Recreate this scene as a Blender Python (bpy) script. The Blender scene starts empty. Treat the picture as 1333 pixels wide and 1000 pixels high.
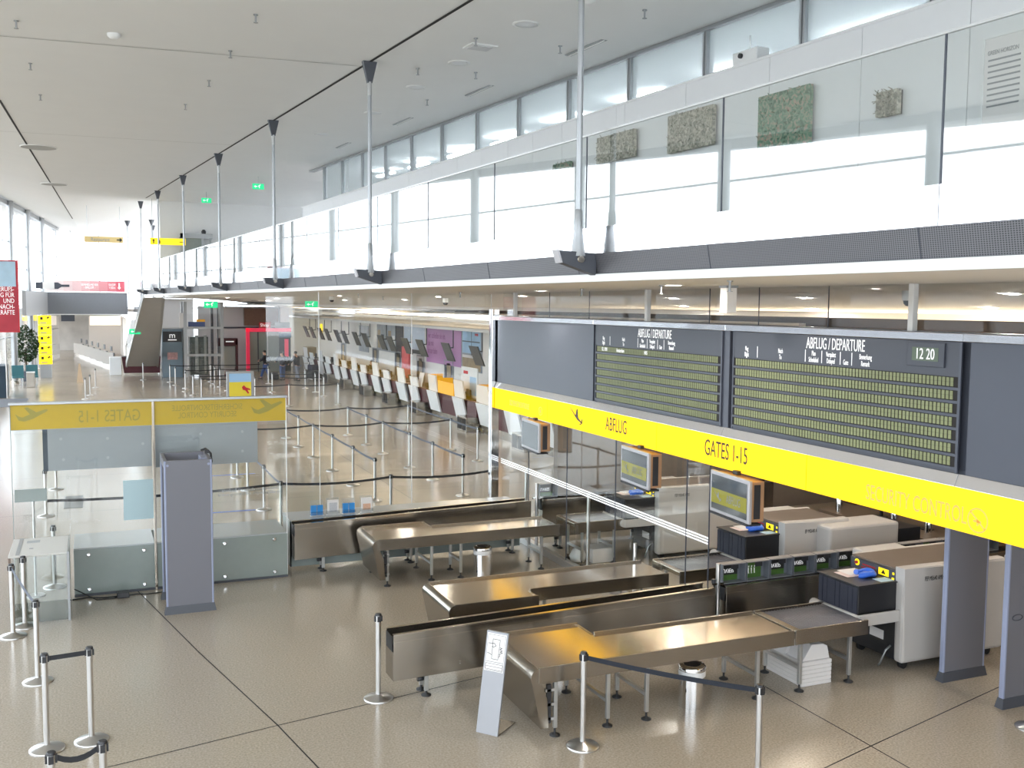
import bpy, math, random
from mathutils import Matrix, Vector
random.seed(7)
R = math.radians
SC = bpy.context.scene
COL = SC.collection
# ------------------------------------------------------------------ camera, sky, exposure
cd = bpy.data.cameras.new('camera'); cd.sensor_width = 36; cd.lens = 1300 / 1333 * 36; cd.clip_end = 400
cam = bpy.data.objects.new('camera', cd); COL.objects.link(cam); SC.camera = cam
cr, cu, cf = Vector((0.9221, -0.3862, 0.0078)), Vector((0.0238, 0.0763, 0.9968)), Vector((0.3862, 0.9192, -0.0797))
cf.normalize(); cr = (cr - cf * cr.dot(cf)).normalized(); cu = cr.cross(cf)
cam.matrix_world = Matrix(((cr.x, cu.x, -cf.x, 0), (cr.y, cu.y, -cf.y, 0), (cr.z, cu.z, -cf.z, 4.7), (0, 0, 0, 1)))
w = bpy.data.worlds.new('sky'); SC.world = w; w.use_nodes = True
bg = w.node_tree.nodes['Background']; bg.inputs[0].default_value = (0.86, 0.93, 1.0, 1); bg.inputs[1].default_value = 3.4
SC.view_settings.view_transform = 'Standard'; SC.view_settings.look = 'None'
SC.view_settings.exposure = 1.25; SC.view_settings.gamma = 1; SC.view_settings.use_curve_mapping = False
SC.cycles.max_bounces = 10; SC.cycles.diffuse_bounces = 5; SC.cycles.glossy_bounces = 4
SC.cycles.transparent_max_bounces = 24; SC.cycles.transmission_bounces = 6
SC.cycles.caustics_reflective = False; SC.cycles.caustics_refractive = False
SC.cycles.sample_clamp_indirect = 4.0
GA = R(3.56)                                       # the gallery runs at this angle to the security lanes
FA = math.atan(-0.0917)                            # the left glass front (angle about z)
def Gw(off, al, z=0.0): return (off * math.cos(GA) - al * math.sin(GA), off * math.sin(GA) + al * math.cos(GA), z)
def ceil_z(al): return 8.044 + 0.0205 * al
def ceil_o(off, al): return ceil_z(al) + min(0.3, max(0.075, 0.085 + (al - 20) * 0.0047)) * max(0.0, -0.18 + (al - 21.6) * 0.078 - off)
def portal(loc, rot, sx, sy):                      # tells Cycles where the daylight comes in; gives off no light itself
    l = bpy.data.lights.new('window_daylight', 'AREA'); l.shape = 'RECTANGLE'; l.size = sx; l.size_y = sy
    l.cycles.is_portal = True
    o = bpy.data.objects.new('window_daylight', l); COL.objects.link(o); o.location = loc; o.rotation_euler = rot
portal((-7.0, 33, 5.0), (R(90), 0, R(-90) + FA), 78, 10.0)
portal((2.0, 84.5, 6.0), (R(-90), 0, 0), 22, 12)

# ------------------------------------------------------------------ materials
def nt(name):
    m = bpy.data.materials.new(name); m.use_nodes = True
    return m, m.node_tree.nodes, m.node_tree.links
def P(name, col, rough=0.5, metal=0.0, noise=0.0, scale=8.0, bump=0.0, emis=0.0, spec=0.5, coat=0.0, stretch=None, ecol=None):
    m, n, l = nt(name); b = n['Principled BSDF']
    c = tuple(col) + (1,)
    b.inputs['Base Color'].default_value = c; b.inputs['Roughness'].default_value = rough
    b.inputs['Metallic'].default_value = metal; b.inputs['Specular IOR Level'].default_value = spec
    b.inputs['Coat Weight'].default_value = coat
    if emis:
        b.inputs['Emission Color'].default_value = tuple(ecol or col) + (1,); b.inputs['Emission Strength'].default_value = emis
    tc = n.new('ShaderNodeTexCoord'); mp = n.new('ShaderNodeMapping'); nz = n.new('ShaderNodeTexNoise')
    l.new(tc.outputs['Object'], mp.inputs[0]); l.new(mp.outputs[0], nz.inputs['Vector']); nz.inputs['Scale'].default_value = scale
    nz.inputs['Detail'].default_value = 3
    if stretch: mp.inputs['Scale'].default_value = stretch
    mx = n.new('ShaderNodeMixRGB'); mx.inputs[1].default_value = tuple(max(0, x * (1 - noise)) for x in col) + (1,)
    mx.inputs[2].default_value = tuple(min(1, x * (1 + noise)) for x in col) + (1,)
    l.new(nz.outputs['Fac'], mx.inputs[0]); l.new(mx.outputs[0], b.inputs['Base Color'])
    if bump:
        bp = n.new('ShaderNodeBump'); bp.inputs['Strength'].default_value = bump; bp.inputs['Distance'].default_value = 0.01
        l.new(nz.outputs['Fac'], bp.inputs['Height']); l.new(bp.outputs[0], b.inputs['Normal'])
    return m
def glass(name, tint, refl=0.08, extra=None, rough=0.02, ior=1.5):
    """thin pane: clear transmission plus a Fresnel reflection; extra = (weight, colour) of a frosted film"""
    m, n, l = nt(name); n.remove(n['Principled BSDF']); out = n['Material Output']
    t = n.new('ShaderNodeBsdfTransparent'); t.inputs[0].default_value = tuple(tint) + (1,)
    g = n.new('ShaderNodeBsdfGlossy'); g.inputs['Roughness'].default_value = rough
    ge = n.new('ShaderNodeNewGeometry'); dt = n.new('ShaderNodeVectorMath'); dt.operation = 'DOT_PRODUCT'
    l.new(ge.outputs['Incoming'], dt.inputs[0]); l.new(ge.outputs['Normal'], dt.inputs[1])
    def M(op, a, b=None):
        q = n.new('ShaderNodeMath'); q.operation = op
        for k, v in enumerate((a, b)):
            if v is None: continue
            if isinstance(v, (int, float)): q.inputs[k].default_value = v
            else: l.new(v, q.inputs[k])
        return q.outputs[0]
    F0 = 0.075; pw = M('POWER', M('SUBTRACT', 1.0, M('ABSOLUTE', dt.outputs['Value'])), 5.0)
    lw = M('ADD', M('MULTIPLY', pw, 1 - F0), F0)
    ad = n.new('ShaderNodeMath'); ad.operation = 'ADD'; ad.use_clamp = True; ad.inputs[1].default_value = refl
    l.new(lw, ad.inputs[0])
    src = t.outputs[0]
    if extra:
        d = n.new('ShaderNodeBsdfDiffuse'); d.inputs[0].default_value = tuple(extra[1]) + (1,)
        tl = n.new('ShaderNodeBsdfTranslucent'); tl.inputs[0].default_value = tuple(extra[1]) + (1,)
        md = n.new('ShaderNodeMixShader'); md.inputs[0].default_value = 0.4; l.new(d.outputs[0], md.inputs[1]); l.new(tl.outputs[0], md.inputs[2])
        me = n.new('ShaderNodeMixShader'); me.inputs[0].default_value = extra[0]; l.new(src, me.inputs[1]); l.new(md.outputs[0], me.inputs[2]); src = me.outputs[0]
    mx = n.new('ShaderNodeMixShader'); l.new(ad.outputs[0], mx.inputs[0]); l.new(src, mx.inputs[1]); l.new(g.outputs[0], mx.inputs[2])
    l.new(mx.outputs[0], out.inputs[0]); return m
def EM(name, col, s):
    m, n, l = nt(name); n.remove(n['Principled BSDF']); e = n.new('ShaderNodeEmission')
    e.inputs[0].default_value = tuple(col) + (1,); e.inputs[1].default_value = s; l.new(e.outputs[0], n['Material Output'].inputs[0]); return m
steel = P('brushed_steel', (0.37, 0.335, 0.29), 0.23, 1.0, 0.14, 3, 0.04, stretch=(2, 2, 60))
steeltop = P('steel_table_top', (0.56, 0.50, 0.42), 0.16, 1.0, 0.05, 5, 0.02)
polish = P('polished_steel', (0.82, 0.82, 0.83), 0.07, 1.0, 0.03, 2, 0.05)
chrome = P('chrome', (0.85, 0.85, 0.86), 0.06, 1.0)
poststeel = P('satin_post_steel', (0.62, 0.61, 0.60), 0.28, 1.0)
greytube = P('grey_aluminium_tube', (0.38, 0.39, 0.40), 0.38, 0.7)
legm = P('aluminium_leg', (0.52, 0.52, 0.51), 0.34, 0.8)
rubber = P('black_rubber', (0.012, 0.012, 0.013), 0.55)
blackp = P('black_plastic', (0.02, 0.02, 0.023), 0.4)
darkgap = P('dark_recess', (0.02, 0.018, 0.017), 0.8)
beltblk = P('black_belt_webbing', (0.015, 0.016, 0.02), 0.6)
beltblue = P('grey_blue_belt_webbing', (0.09, 0.105, 0.14), 0.6)
white = P('white_paint', (0.80, 0.80, 0.79), 0.5, noise=0.02)
ceilm = P('ceiling_plaster', (0.84, 0.84, 0.83), 0.75, noise=0.02, scale=1.5)
soffm = P('soffit_plaster', (0.90, 0.87, 0.84), 0.6, noise=0.02, scale=1.5)
wallm = P('gallery_wall_panel', (0.78, 0.78, 0.78), 0.45, noise=0.015)
warmwall = P('warm_white_wall', (0.84, 0.81, 0.77), 0.6, noise=0.03, scale=1)
brownwall = P('brown_wall', (0.10, 0.065, 0.045), 0.5, noise=0.2, scale=2)
greywall = P('grey_wall', (0.62, 0.62, 0.63), 0.6, noise=0.04, scale=1)
slate = P('slate_board', (0.075, 0.082, 0.105), 0.32, 0.25, 0.04, 2)
slate2 = P('slate_header', (0.06, 0.066, 0.085), 0.4, 0.1)
flapm = P('flap_olive', (0.23, 0.25, 0.12), 0.45, noise=0.35, scale=1.2)  # olive takes in the yellow reflected on the green flaps
letter = P('white_lettering', (0.85, 0.85, 0.85), 0.5, emis=0.25)
inkbrown = P('dark_brown_lettering', (0.03, 0.02, 0.005), 0.5)
inkfaint = P('faint_olive_lettering', (0.40, 0.30, 0.06), 0.5, emis=0.25, ecol=(0.9, 0.5, 0.1))
inkblack = P('black_print', (0.01, 0.01, 0.01), 0.5)
greyink = P('grey_print', (0.25, 0.26, 0.27), 0.6)
redink = P('red_print', (0.55, 0.02, 0.03), 0.5)
signY = EM('backlit_yellow', (1.0, 0.56, 0.02), 0.92)
signYhot = EM('backlit_yellow_joint', (1.0, 0.52, 0.0), 0.6)
yellowback = P('yellow_sign_film', (0.56, 0.36, 0.0), 0.6, noise=0.03, emis=0.04, ecol=(0.9, 0.55, 0.0))  # faint glow set in the film, though this sign is unlit
yellow = P('yellow_sign', (0.95, 0.70, 0.01), 0.4, emis=0.45)
oliveink = P('olive_ink', (0.36, 0.28, 0.01), 0.4)
darkred = P('dark_red_laminate', (0.07, 0.006, 0.012), 0.35, noise=0.05)
cwhite = P('white_laminate', (0.85, 0.87, 0.89), 0.35)
orange = P('orange_panel', (0.85, 0.38, 0.01), 0.35, emis=0.12, ecol=(0.85, 0.4, 0.02))
purple = P('lilac_poster', (0.50, 0.25, 0.48), 0.5, noise=0.03)
bluead = P('pale_blue_print', (0.35, 0.55, 0.75), 0.4, noise=0.35, scale=1.5)
greyad = P('grey_print_poster', (0.30, 0.33, 0.37), 0.4, noise=0.5, scale=2.2)
brownad = P('tan_print', (0.35, 0.27, 0.16), 0.5, noise=0.4, scale=3)
xwhite = P('machine_ivory_shell', (0.50, 0.475, 0.45), 0.42)
xdark = P('machine_black_shell', (0.018, 0.018, 0.02), 0.38)
xtop = P('machine_brown_top', (0.16, 0.125, 0.10), 0.38)
lilacgrey = P('detector_grey', (0.165, 0.165, 0.19), 0.45)
lilacedge = P('detector_edge', (0.28, 0.31, 0.43), 0.45)
detbase = P('detector_plinth', (0.07, 0.075, 0.09), 0.5)
greypanel = P('frosted_grey_panel', (0.34, 0.35, 0.37), 0.35, noise=0.03)
greenglass = P('frosted_green_glass', (0.27, 0.31, 0.29), 0.18, noise=0.04)
shelfm = P('grey_glass_shelf', (0.42, 0.45, 0.46), 0.12)
bluepap = P('blue_leaflets', (0.03, 0.25, 0.62), 0.5)
paper = P('paper', (0.75, 0.72, 0.70), 0.7, noise=0.03)
pinkpap = P('paper_pinkish', (0.75, 0.60, 0.55), 0.7)
bluegl = P('blue_plastic', (0.03, 0.13, 0.60), 0.4)
trayg = P('grey_tray_plastic', (0.13, 0.14, 0.16), 0.4)
traydk = P('tray_advert_black', (0.015, 0.015, 0.014), 0.4)
traygr = P('tray_advert_green', (0.05, 0.12, 0.02), 0.5, noise=0.4, scale=12)
magenta = P('magenta_red_frame', (0.80, 0.035, 0.10), 0.4, emis=0.15)
greens = P('exit_green', (0.0, 0.35, 0.12), 0.4, emis=0.5, ecol=(0.02, 0.6, 0.25))
bridgem = P('slate_parapet', (0.20, 0.21, 0.235), 0.45, 0.2, 0.04)
pinkban = P('red_banner', (0.75, 0.22, 0.25), 0.5)
palepink = P('pale_pink_banner', (0.85, 0.62, 0.58), 0.5)
stairm = P('stair_underside', (0.52, 0.51, 0.50), 0.4, 0.4, 0.05, 2)
teal = P('teal_seat', (0.03, 0.13, 0.15), 0.5)
navy = P('navy_panel', (0.015, 0.035, 0.06), 0.5)
leafm = P('dark_leaf', (0.02, 0.05, 0.012), 0.5, noise=0.5, scale=5)
barkm = P('twig_bark', (0.10, 0.07, 0.05), 0.8)
screen = P('screen_glass', (0.03, 0.035, 0.04), 0.08, emis=0.04, ecol=(0.35, 0.4, 0.42))
screenrefl = P('painted_screen_reflection', (0.15, 0.14, 0.01), 0.2, emis=0.1, ecol=(0.5, 0.48, 0.03))
bezel = P('silver_bezel', (0.45, 0.44, 0.46), 0.4, 0.4)
sidebr = P('copper_brown_casing', (0.42, 0.24, 0.13), 0.4, 0.3)
clearpl = glass('clear_acrylic', (0.93, 0.95, 0.96), 0.05)
pane = glass('clear_pane', (0.93, 0.965, 0.955), 0.0)
balpane = glass('balustrade_pane', (0.84, 0.885, 0.875), 0.14)
facpane = glass('facade_pane', (0.96, 0.98, 0.99), 0.0)
clpane = glass('clerestory_pane', (0.80, 0.85, 0.87), 0.06, (0.35, (0.80, 0.86, 0.88)))
wallpane = glass('wall_pane', (0.85, 0.87, 0.86), 0.0)
lamp = EM('lamp_white', (1.0, 0.93, 0.84), 170)
striplamp = EM('strip_lamp', (0.95, 0.98, 1.0), 30)
cove = EM('cove_warm', (1.0, 0.80, 0.56), 10.0)
skin = P('skin', (0.55, 0.33, 0.24), 0.55)
hair = P('dark_hair', (0.02, 0.015, 0.012), 0.6)
jack1 = P('black_jacket', (0.02, 0.02, 0.026), 0.8); jack2 = P('navy_jacket', (0.03, 0.03, 0.05), 0.8)
jack3 = P('charcoal_coat', (0.04, 0.04, 0.045), 0.8); jeans = P('blue_jeans', (0.05, 0.09, 0.22), 0.8)
trousg = P('grey_trousers', (0.25, 0.27, 0.33), 0.8); redcl = P('red_cloth', (0.35, 0.02, 0.03), 0.8)
def floor_mat():
    m, n, l = nt('terrazzo'); b = n['Principled BSDF']
    tc = n.new('ShaderNodeTexCoord'); a = n.new('ShaderNodeTexNoise'); a.inputs['Scale'].default_value = 45; a.inputs['Detail'].default_value = 6
    c = n.new('ShaderNodeTexNoise'); c.inputs['Scale'].default_value = 0.35
    l.new(tc.outputs['Object'], a.inputs['Vector']); l.new(tc.outputs['Object'], c.inputs['Vector'])
    r = n.new('ShaderNodeValToRGB'); r.color_ramp.elements[0].position = 0.3; r.color_ramp.elements[1].position = 0.7
    r.color_ramp.elements[0].color = (0.34, 0.285, 0.22, 1); r.color_ramp.elements[1].color = (0.52, 0.455, 0.37, 1)
    l.new(a.outputs['Fac'], r.inputs[0])
    mx = n.new('ShaderNodeMixRGB'); mx.blend_type = 'MULTIPLY'; mx.inputs[0].default_value = 0.18
    l.new(r.outputs[0], mx.inputs[1]); l.new(c.outputs['Fac'], mx.inputs[2]); 
    h = n.new('ShaderNodeHueSaturation'); h.inputs['Saturation'].default_value = 1.0; l.new(mx.outputs[0], h.inputs['Color'])
    l.new(h.outputs[0], b.inputs['Base Color']); b.inputs['Roughness'].default_value = 0.2; b.inputs['Specular IOR Level'].default_value = 0.6
    return m
def mesh_fascia():
    m, n, l = nt('perforated_fascia'); b = n['Principled BSDF']
    tc = n.new('ShaderNodeTexCoord'); mp = n.new('ShaderNodeMapping'); mp.inputs['Scale'].default_value = (1, 55, 80)
    v = n.new('ShaderNodeTexVoronoi'); v.inputs['Scale'].default_value = 1.0; v.inputs['Randomness'].default_value = 0.0
    l.new(tc.outputs['Object'], mp.inputs[0]); l.new(mp.outputs[0], v.inputs['Vector'])
    r = n.new('ShaderNodeValToRGB'); r.color_ramp.elements[0].position = 0.30; r.color_ramp.elements[1].position = 0.38
    r.color_ramp.elements[0].color = (0.035, 0.035, 0.04, 1); r.color_ramp.elements[1].color = (0.16, 0.16, 0.175, 1)
    l.new(v.outputs['Distance'], r.inputs[0]); l.new(r.outputs[0], b.inputs['Base Color']); b.inputs['Roughness'].default_value = 0.45
    b.inputs['Metallic'].default_value = 0.2
    return m
def moss_mat(name, c1, c2, c3):
    m, n, l = nt(name); b = n['Principled BSDF']
    tc = n.new('ShaderNodeTexCoord'); a = n.new('ShaderNodeTexNoise'); a.inputs['Scale'].default_value = 14; a.inputs['Detail'].default_value = 8
    a.inputs['Distortion'].default_value = 1.5
    l.new(tc.outputs['Object'], a.inputs['Vector']); r = n.new('ShaderNodeValToRGB')
    r.color_ramp.elements[0].position = 0.35; r.color_ramp.elements[0].color = c1 + (1,)
    r.color_ramp.elements[1].position = 0.65; r.color_ramp.elements[1].color = c3 + (1,)
    e = r.color_ramp.elements.new(0.5); e.color = c2 + (1,)
    l.new(a.outputs['Fac'], r.inputs[0]); l.new(r.outputs[0], b.inputs['Base Color']); b.inputs['Roughness'].default_value = 0.9
    bp = n.new('ShaderNodeBump'); bp.inputs['Strength'].default_value = 0.8; l.new(a.outputs['Fac'], bp.inputs['Height']); l.new(bp.outputs[0], b.inputs['Normal'])
    return m
moss = moss_mat('moss_relief', (0.05, 0.12, 0.07), (0.16, 0.30, 0.20), (0.45, 0.30, 0.24))
moss2 = moss_mat('twig_relief', (0.16, 0.17, 0.13), (0.38, 0.36, 0.29), (0.6, 0.56, 0.48))

# ------------------------------------------------------------------ builders
class MB:
    def __init__(s): s.v = []; s.f = []; s.sm = []
    def quad(s, *p, sm=False):
        i = len(s.v); s.v += [tuple(q) for q in p]; s.f.append(tuple(range(i, i + len(p)))); s.sm.append(sm); return s
    def hexa(s, b, t):                              # b, t: four corners each, anticlockwise from above
        i = len(s.v); s.v += [tuple(q) for q in b] + [tuple(q) for q in t]
        for f in ((3, 2, 1, 0), (4, 5, 6, 7), (0, 1, 5, 4), (1, 2, 6, 5), (2, 3, 7, 6), (3, 0, 4, 7)):
            s.f.append(tuple(i + k for k in f)); s.sm.append(False)
        return s
    def box(s, x0, x1, y0, y1, z0, z1):
        x0, x1 = min(x0, x1), max(x0, x1); y0, y1 = min(y0, y1), max(y0, y1); z0, z1 = min(z0, z1), max(z0, z1)
        return s.hexa([(x0, y0, z0), (x1, y0, z0), (x1, y1, z0), (x0, y1, z0)], [(x0, y0, z1), (x1, y0, z1), (x1, y1, z1), (x0, y1, z1)])
    def prism(s, pts, axis, a, b):                  # polygon in the two other axes, extruded along axis
        def m(p, k):
            return (k, p[0], p[1]) if axis == 'x' else (p[0], k, p[1]) if axis == 'y' else (p[0], p[1], k)
        n = len(pts); i = len(s.v); s.v += [m(p, a) for p in pts] + [m(p, b) for p in pts]
        s.f.append(tuple(range(i, i + n))); s.f.append(tuple(range(i + 2 * n - 1, i + n - 1, -1))); s.sm += [False, False]
        for k in range(n):
            s.f.append((i + k, i + n + k, i + n + (k + 1) % n, i + (k + 1) % n)); s.sm.append(False)
        return s
    def lathe(s, prof, c=(0, 0, 0), n=24, cap=True):
        i = len(s.v)
        for r, z in prof:
            for k in range(n):
                a = 2 * math.pi * k / n; s.v.append((c[0] + r * math.cos(a), c[1] + r * math.sin(a), c[2] + z))
        for j in range(len(prof) - 1):
            for k in range(n):
                k2 = (k + 1) % n
                s.f.append((i + j * n + k, i + j * n + k2, i + (j + 1) * n + k2, i + (j + 1) * n + k)); s.sm.append(True)
        if cap:
            for (r, z), fl in ((prof[0], True), (prof[-1], False)):
                if r > 1e-4:
                    b = len(s.v); s.v += [(c[0] + r * math.cos(2 * math.pi * k / n), c[1] + r * math.sin(2 * math.pi * k / n), c[2] + z) for k in range(n)]
                    s.f.append(tuple(range(b + n - 1, b - 1, -1)) if fl else tuple(range(b, b + n))); s.sm.append(False)
        return s
    def cyl(s, c, r, h, n=16): return s.lathe([(r, 0), (r, h)], c, n)
    def tube(s, pts, r, n=8, r2=None):
        pts = [Vector(p) for p in pts]; i = len(s.v)
        for j, p in enumerate(pts):
            d = (pts[min(j + 1, len(pts) - 1)] - pts[max(j - 1, 0)]).normalized()
            u = d.cross(Vector((0, 0, 1))) if abs(d.z) < 0.95 else d.cross(Vector((1, 0, 0)))
            u.normalize(); q = d.cross(u); rr = r if r2 is None else r + (r2 - r) * j / (len(pts) - 1)
            for k in range(n):
                a = 2 * math.pi * k / n; s.v.append(tuple(p + u * (rr * math.cos(a)) + q * (rr * math.sin(a))))
        for j in range(len(pts) - 1):
            for k in range(n):
                k2 = (k + 1) % n
                s.f.append((i + j * n + k, i + (j + 1) * n + k, i + (j + 1) * n + k2, i + j * n + k2)); s.sm.append(True)
        s.f.append(tuple(range(i, i + n))); s.f.append(tuple(range(i + (len(pts)) * n - 1, i + (len(pts) - 1) * n - 1, -1))); s.sm += [False, False]
        return s
    def strip(s, pts, h, t=0.003):                  # a standing webbing belt through pts (top edge), height h
        for a, b in zip(pts[:-1], pts[1:]):
            a, b = Vector(a), Vector(b); d = (b - a); nn = Vector((-d.y, d.x, 0))
            nn = nn.normalized() * t if nn.length > 1e-6 else Vector((t, 0, 0)); dz = Vector((0, 0, -h))
            s.hexa([a + dz - nn, b + dz - nn, b + dz + nn, a + dz + nn], [a - nn, b - nn, b + nn, a + nn])
        return s
def link(name, mb, mat, parent=None, bevel=0.0):
    me = bpy.data.meshes.new(name); me.from_pydata(mb.v, [], mb.f); me.update()
    me.polygons.foreach_set('use_smooth', mb.sm); me.materials.append(mat)
    o = bpy.data.objects.new(name, me); COL.objects.link(o)
    if parent: o.parent = parent
    if bevel:
        md = o.modifiers.new('bevel', 'BEVEL'); md.width = bevel; md.segments = 2; md.limit_method = 'ANGLE'; md.angle_limit = R(40)
    return o
def tag(o, label=None, cat=None, group=None, kind=None):
    if label: o['label'] = label
    if cat: o['category'] = cat
    if group: o['group'] = group
    if kind: o['kind'] = kind
    return o
def T(name, label, cat, loc=(0, 0, 0), rz=0.0, group=None):
    o = bpy.data.objects.new(name, None); COL.objects.link(o); o.location = loc; o.rotation_euler = (0, 0, rz)
    o.empty_display_size = 0.1
    return tag(o, label, cat, group)
def solo(name, mb, mat, label, cat, loc=(0, 0, 0), rz=0.0, group=None, bevel=0.0):
    o = link(name, mb, mat, None, bevel); o.location = loc; o.rotation_euler = (0, 0, rz); return tag(o, label, cat, group)
def struct(name, mb, mat, rz=0.0, bevel=0.0, parent=None):
    o = link(name, mb, mat, parent, bevel); o.rotation_euler = (0, 0, rz); o['kind'] = 'structure'; return o
def dup(root, loc=None, rz=None, label=None, group=None):
    def cp(o, par):
        c = o.copy(); COL.objects.link(c); c.parent = par
        for k in o.children: cp(k, c)
        return c
    r = cp(root, None)
    if loc is not None: r.location = loc
    if rz is not None: r.rotation_euler = (0, 0, rz)
    if label: r['label'] = label
    if group: r['group'] = group
    return r
FACE = {'-x': (R(90), 0, R(-90)), '-y': (R(90), 0, 0), '+y': (R(90), 0, R(180)), '+x': (R(90), 0, R(90)), 'up': (0, 0, 0)}
def text(body, size, loc, face, mat, parent, sx=1.0, align='CENTER', name='lettering', ext=0.0015, label=None, flip=0):
    c = bpy.data.curves.new(name, 'FONT'); c.body = body; c.size = size; c.extrude = ext; c.align_x = align; c.align_y = 'CENTER'
    c.resolution_u = 3; c.space_line = 0.9
    tmp = bpy.data.objects.new(name, c); c.materials.append(mat); me = bpy.data.meshes.new_from_object(tmp); me.name = name
    bpy.data.objects.remove(tmp); bpy.data.curves.remove(c)
    o = bpy.data.objects.new(name, me); COL.objects.link(o); o.parent = parent; o.location = loc
    e = FACE[face] if isinstance(face, str) else face
    o.rotation_euler = (e[0], e[1] + flip, e[2]); o.scale = (sx, 1, 1)
    if label: o['label'] = label
    return o
ORD = ['first', 'second', 'third', 'fourth', 'fifth', 'sixth', 'seventh', 'eighth', 'ninth', 'tenth', 'eleventh', 'twelfth', 'thirteenth', 'fourteenth', 'fifteenth', 'sixteenth', 'seventeenth', 'eighteenth', 'nineteenth', 'twentieth']

# ================================================================== SETTING
fl = MB().box(-16, 17.5, -5, 108, -0.3, 0)
floor = struct('floor', fl, floor_mat())
def joint(pts, wd=0.008):
    m = MB()
    for a, b in zip(pts[:-1], pts[1:]):
        a = Vector((a[0], a[1], 0)); b = Vector((b[0], b[1], 0)); d = (b - a).normalized(); nn = Vector((-d.y, d.x, 0)) * wd
        z = Vector((0, 0, 0.0015))
        m.quad(a - nn + z, b - nn + z, b + nn + z, a + nn + z)
    link('floor_joint', m, darkgap, floor)
joint([(-0.3, 21.5), (0.264, 18.658), (0.637, 16.716), (1.221, 13.676), (1.80, 10.945), (2.006, 9.761), (2.3, 8.3)])
joint([(-3, 10.1), (0.104, 10.576), (1.80, 10.945), (3.152, 11.2), (4.56, 11.5)])
joint([(7.581, 9.879), (7.6, 8.492), (7.6, 5.0)]); joint([(6.3, 7.7), (7.416, 8.015), (10.327, 8.792), (15, 9.9)])
for yy in (24.0, 29.0, 34.0, 39.0, 45.0, 52.0, 60.0): joint([(-6, yy), (12.5, yy)], 0.006)
for xx in (2.2, 7.0): joint([(xx, 20), (xx, 70)], 0.006)
# tape marks on the floor behind the partition
for k, (x0, x1, y) in enumerate(((2.0, 3.32, 22.87), (2.2, 4.03, 27.8))):
    solo('floor_tape', MB().box(x0, x1, y - 0.04, y + 0.04, 0.0, 0.003), bluegl, ('blue tape line on the floor just behind the glass partition', 'blue tape line on the floor, farther one behind the partition')[k], 'tape')
solo('floor_mat', MB().box(-4.8, -2.9, 49.0, 53.0, 0, 0.015), P('dark_mat', (0.14, 0.15, 0.17), 0.9), 'dark grey door mat on the pale floor at far left', 'mat')
solo('floor_mat', MB().box(-0.7, -0.3, 24.5, 26.0, 0, 0.012), P('grey_mat', (0.3, 0.3, 0.3), 0.9), 'small grey mat on the floor behind the partition glass', 'mat')

# upper ceiling (gallery axes): rises slowly with distance
def csl(x0, x1, a0, a1, t=0.35):
    return MB().hexa([(x0, a0, ceil_z(a0)), (x1, a0, ceil_z(a0)), (x1, a1, ceil_z(a1)), (x0, a1, ceil_z(a1))],
                     [(x0, a0, ceil_z(a0) + t), (x1, a0, ceil_z(a0) + t), (x1, a1, ceil_z(a1) + t), (x0, a1, ceil_z(a1) + t)])
cm = MB(); offs = lambda a: [-12, -0.18 + (a - 21.6) * 0.078, 14]
av = list(range(-8, 90, 8))
for a, b in zip(av[:-1], av[1:]):
    oa, ob = offs(a), offs(b)
    for k in (0, 1):
        q = [(oa[k], a), (oa[k + 1], a), (ob[k + 1], b), (ob[k], b)]
        cm.hexa([(u, v, ceil_o(u, v)) for u, v in q], [(u, v, ceil_o(u, v) + .35) for u, v in q])
struct('ceiling', cm, ceilm, GA)
def cstrip(off0, al0, off1, al1, wd, name='ceiling_slot', m=darkgap):
    a = Vector((off0, al0, ceil_z(al0) - 0.006)); b = Vector((off1, al1, ceil_z(al1) - 0.006)); d = (b - a).normalized(); nn = Vector((d.y, -d.x, 0)) * wd
    o = link(name, MB().quad(a - nn, b - nn, b + nn, a + nn), m); o.rotation_euler = (0, 0, GA); o['kind'] = 'structure'
cstrip(4.9, 2, 4.9, 44, 0.025); cstrip(-0.18, 21.6, 2.97, 62, 0.022)
cstrip(-4, 16.5, 4.9, 15.2, 0.012, m=P('ceiling_joint', (0.5, 0.5, 0.48), 0.8)); cstrip(-3, 26.5, 4.9, 25.5, 0.012, m=bpy.data.materials['ceiling_joint'])
# side wall of the hall behind and beside the camera
struct('wall_back', MB().box(-16, 18, -5.4, -5, 0, 2.2), white)
for i in range(5): struct('window_%d' % (50 + i), MB().quad((-9 + i * 3.4, -5.2, 2.2), (-5.65 + i * 3.4, -5.2, 2.2), (-5.65 + i * 3.4, -5.2, 8), (-9 + i * 3.4, -5.2, 8)), facpane)  # unseen windows, added to light the surfaces that face the camera
struct('wall_back_right', MB().box(8, 18, -5.4, -5, 2.2, 9), white)
portal((-0.5, -5.0, 5.1), (R(90), 0, 0), 17, 5.8)
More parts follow.
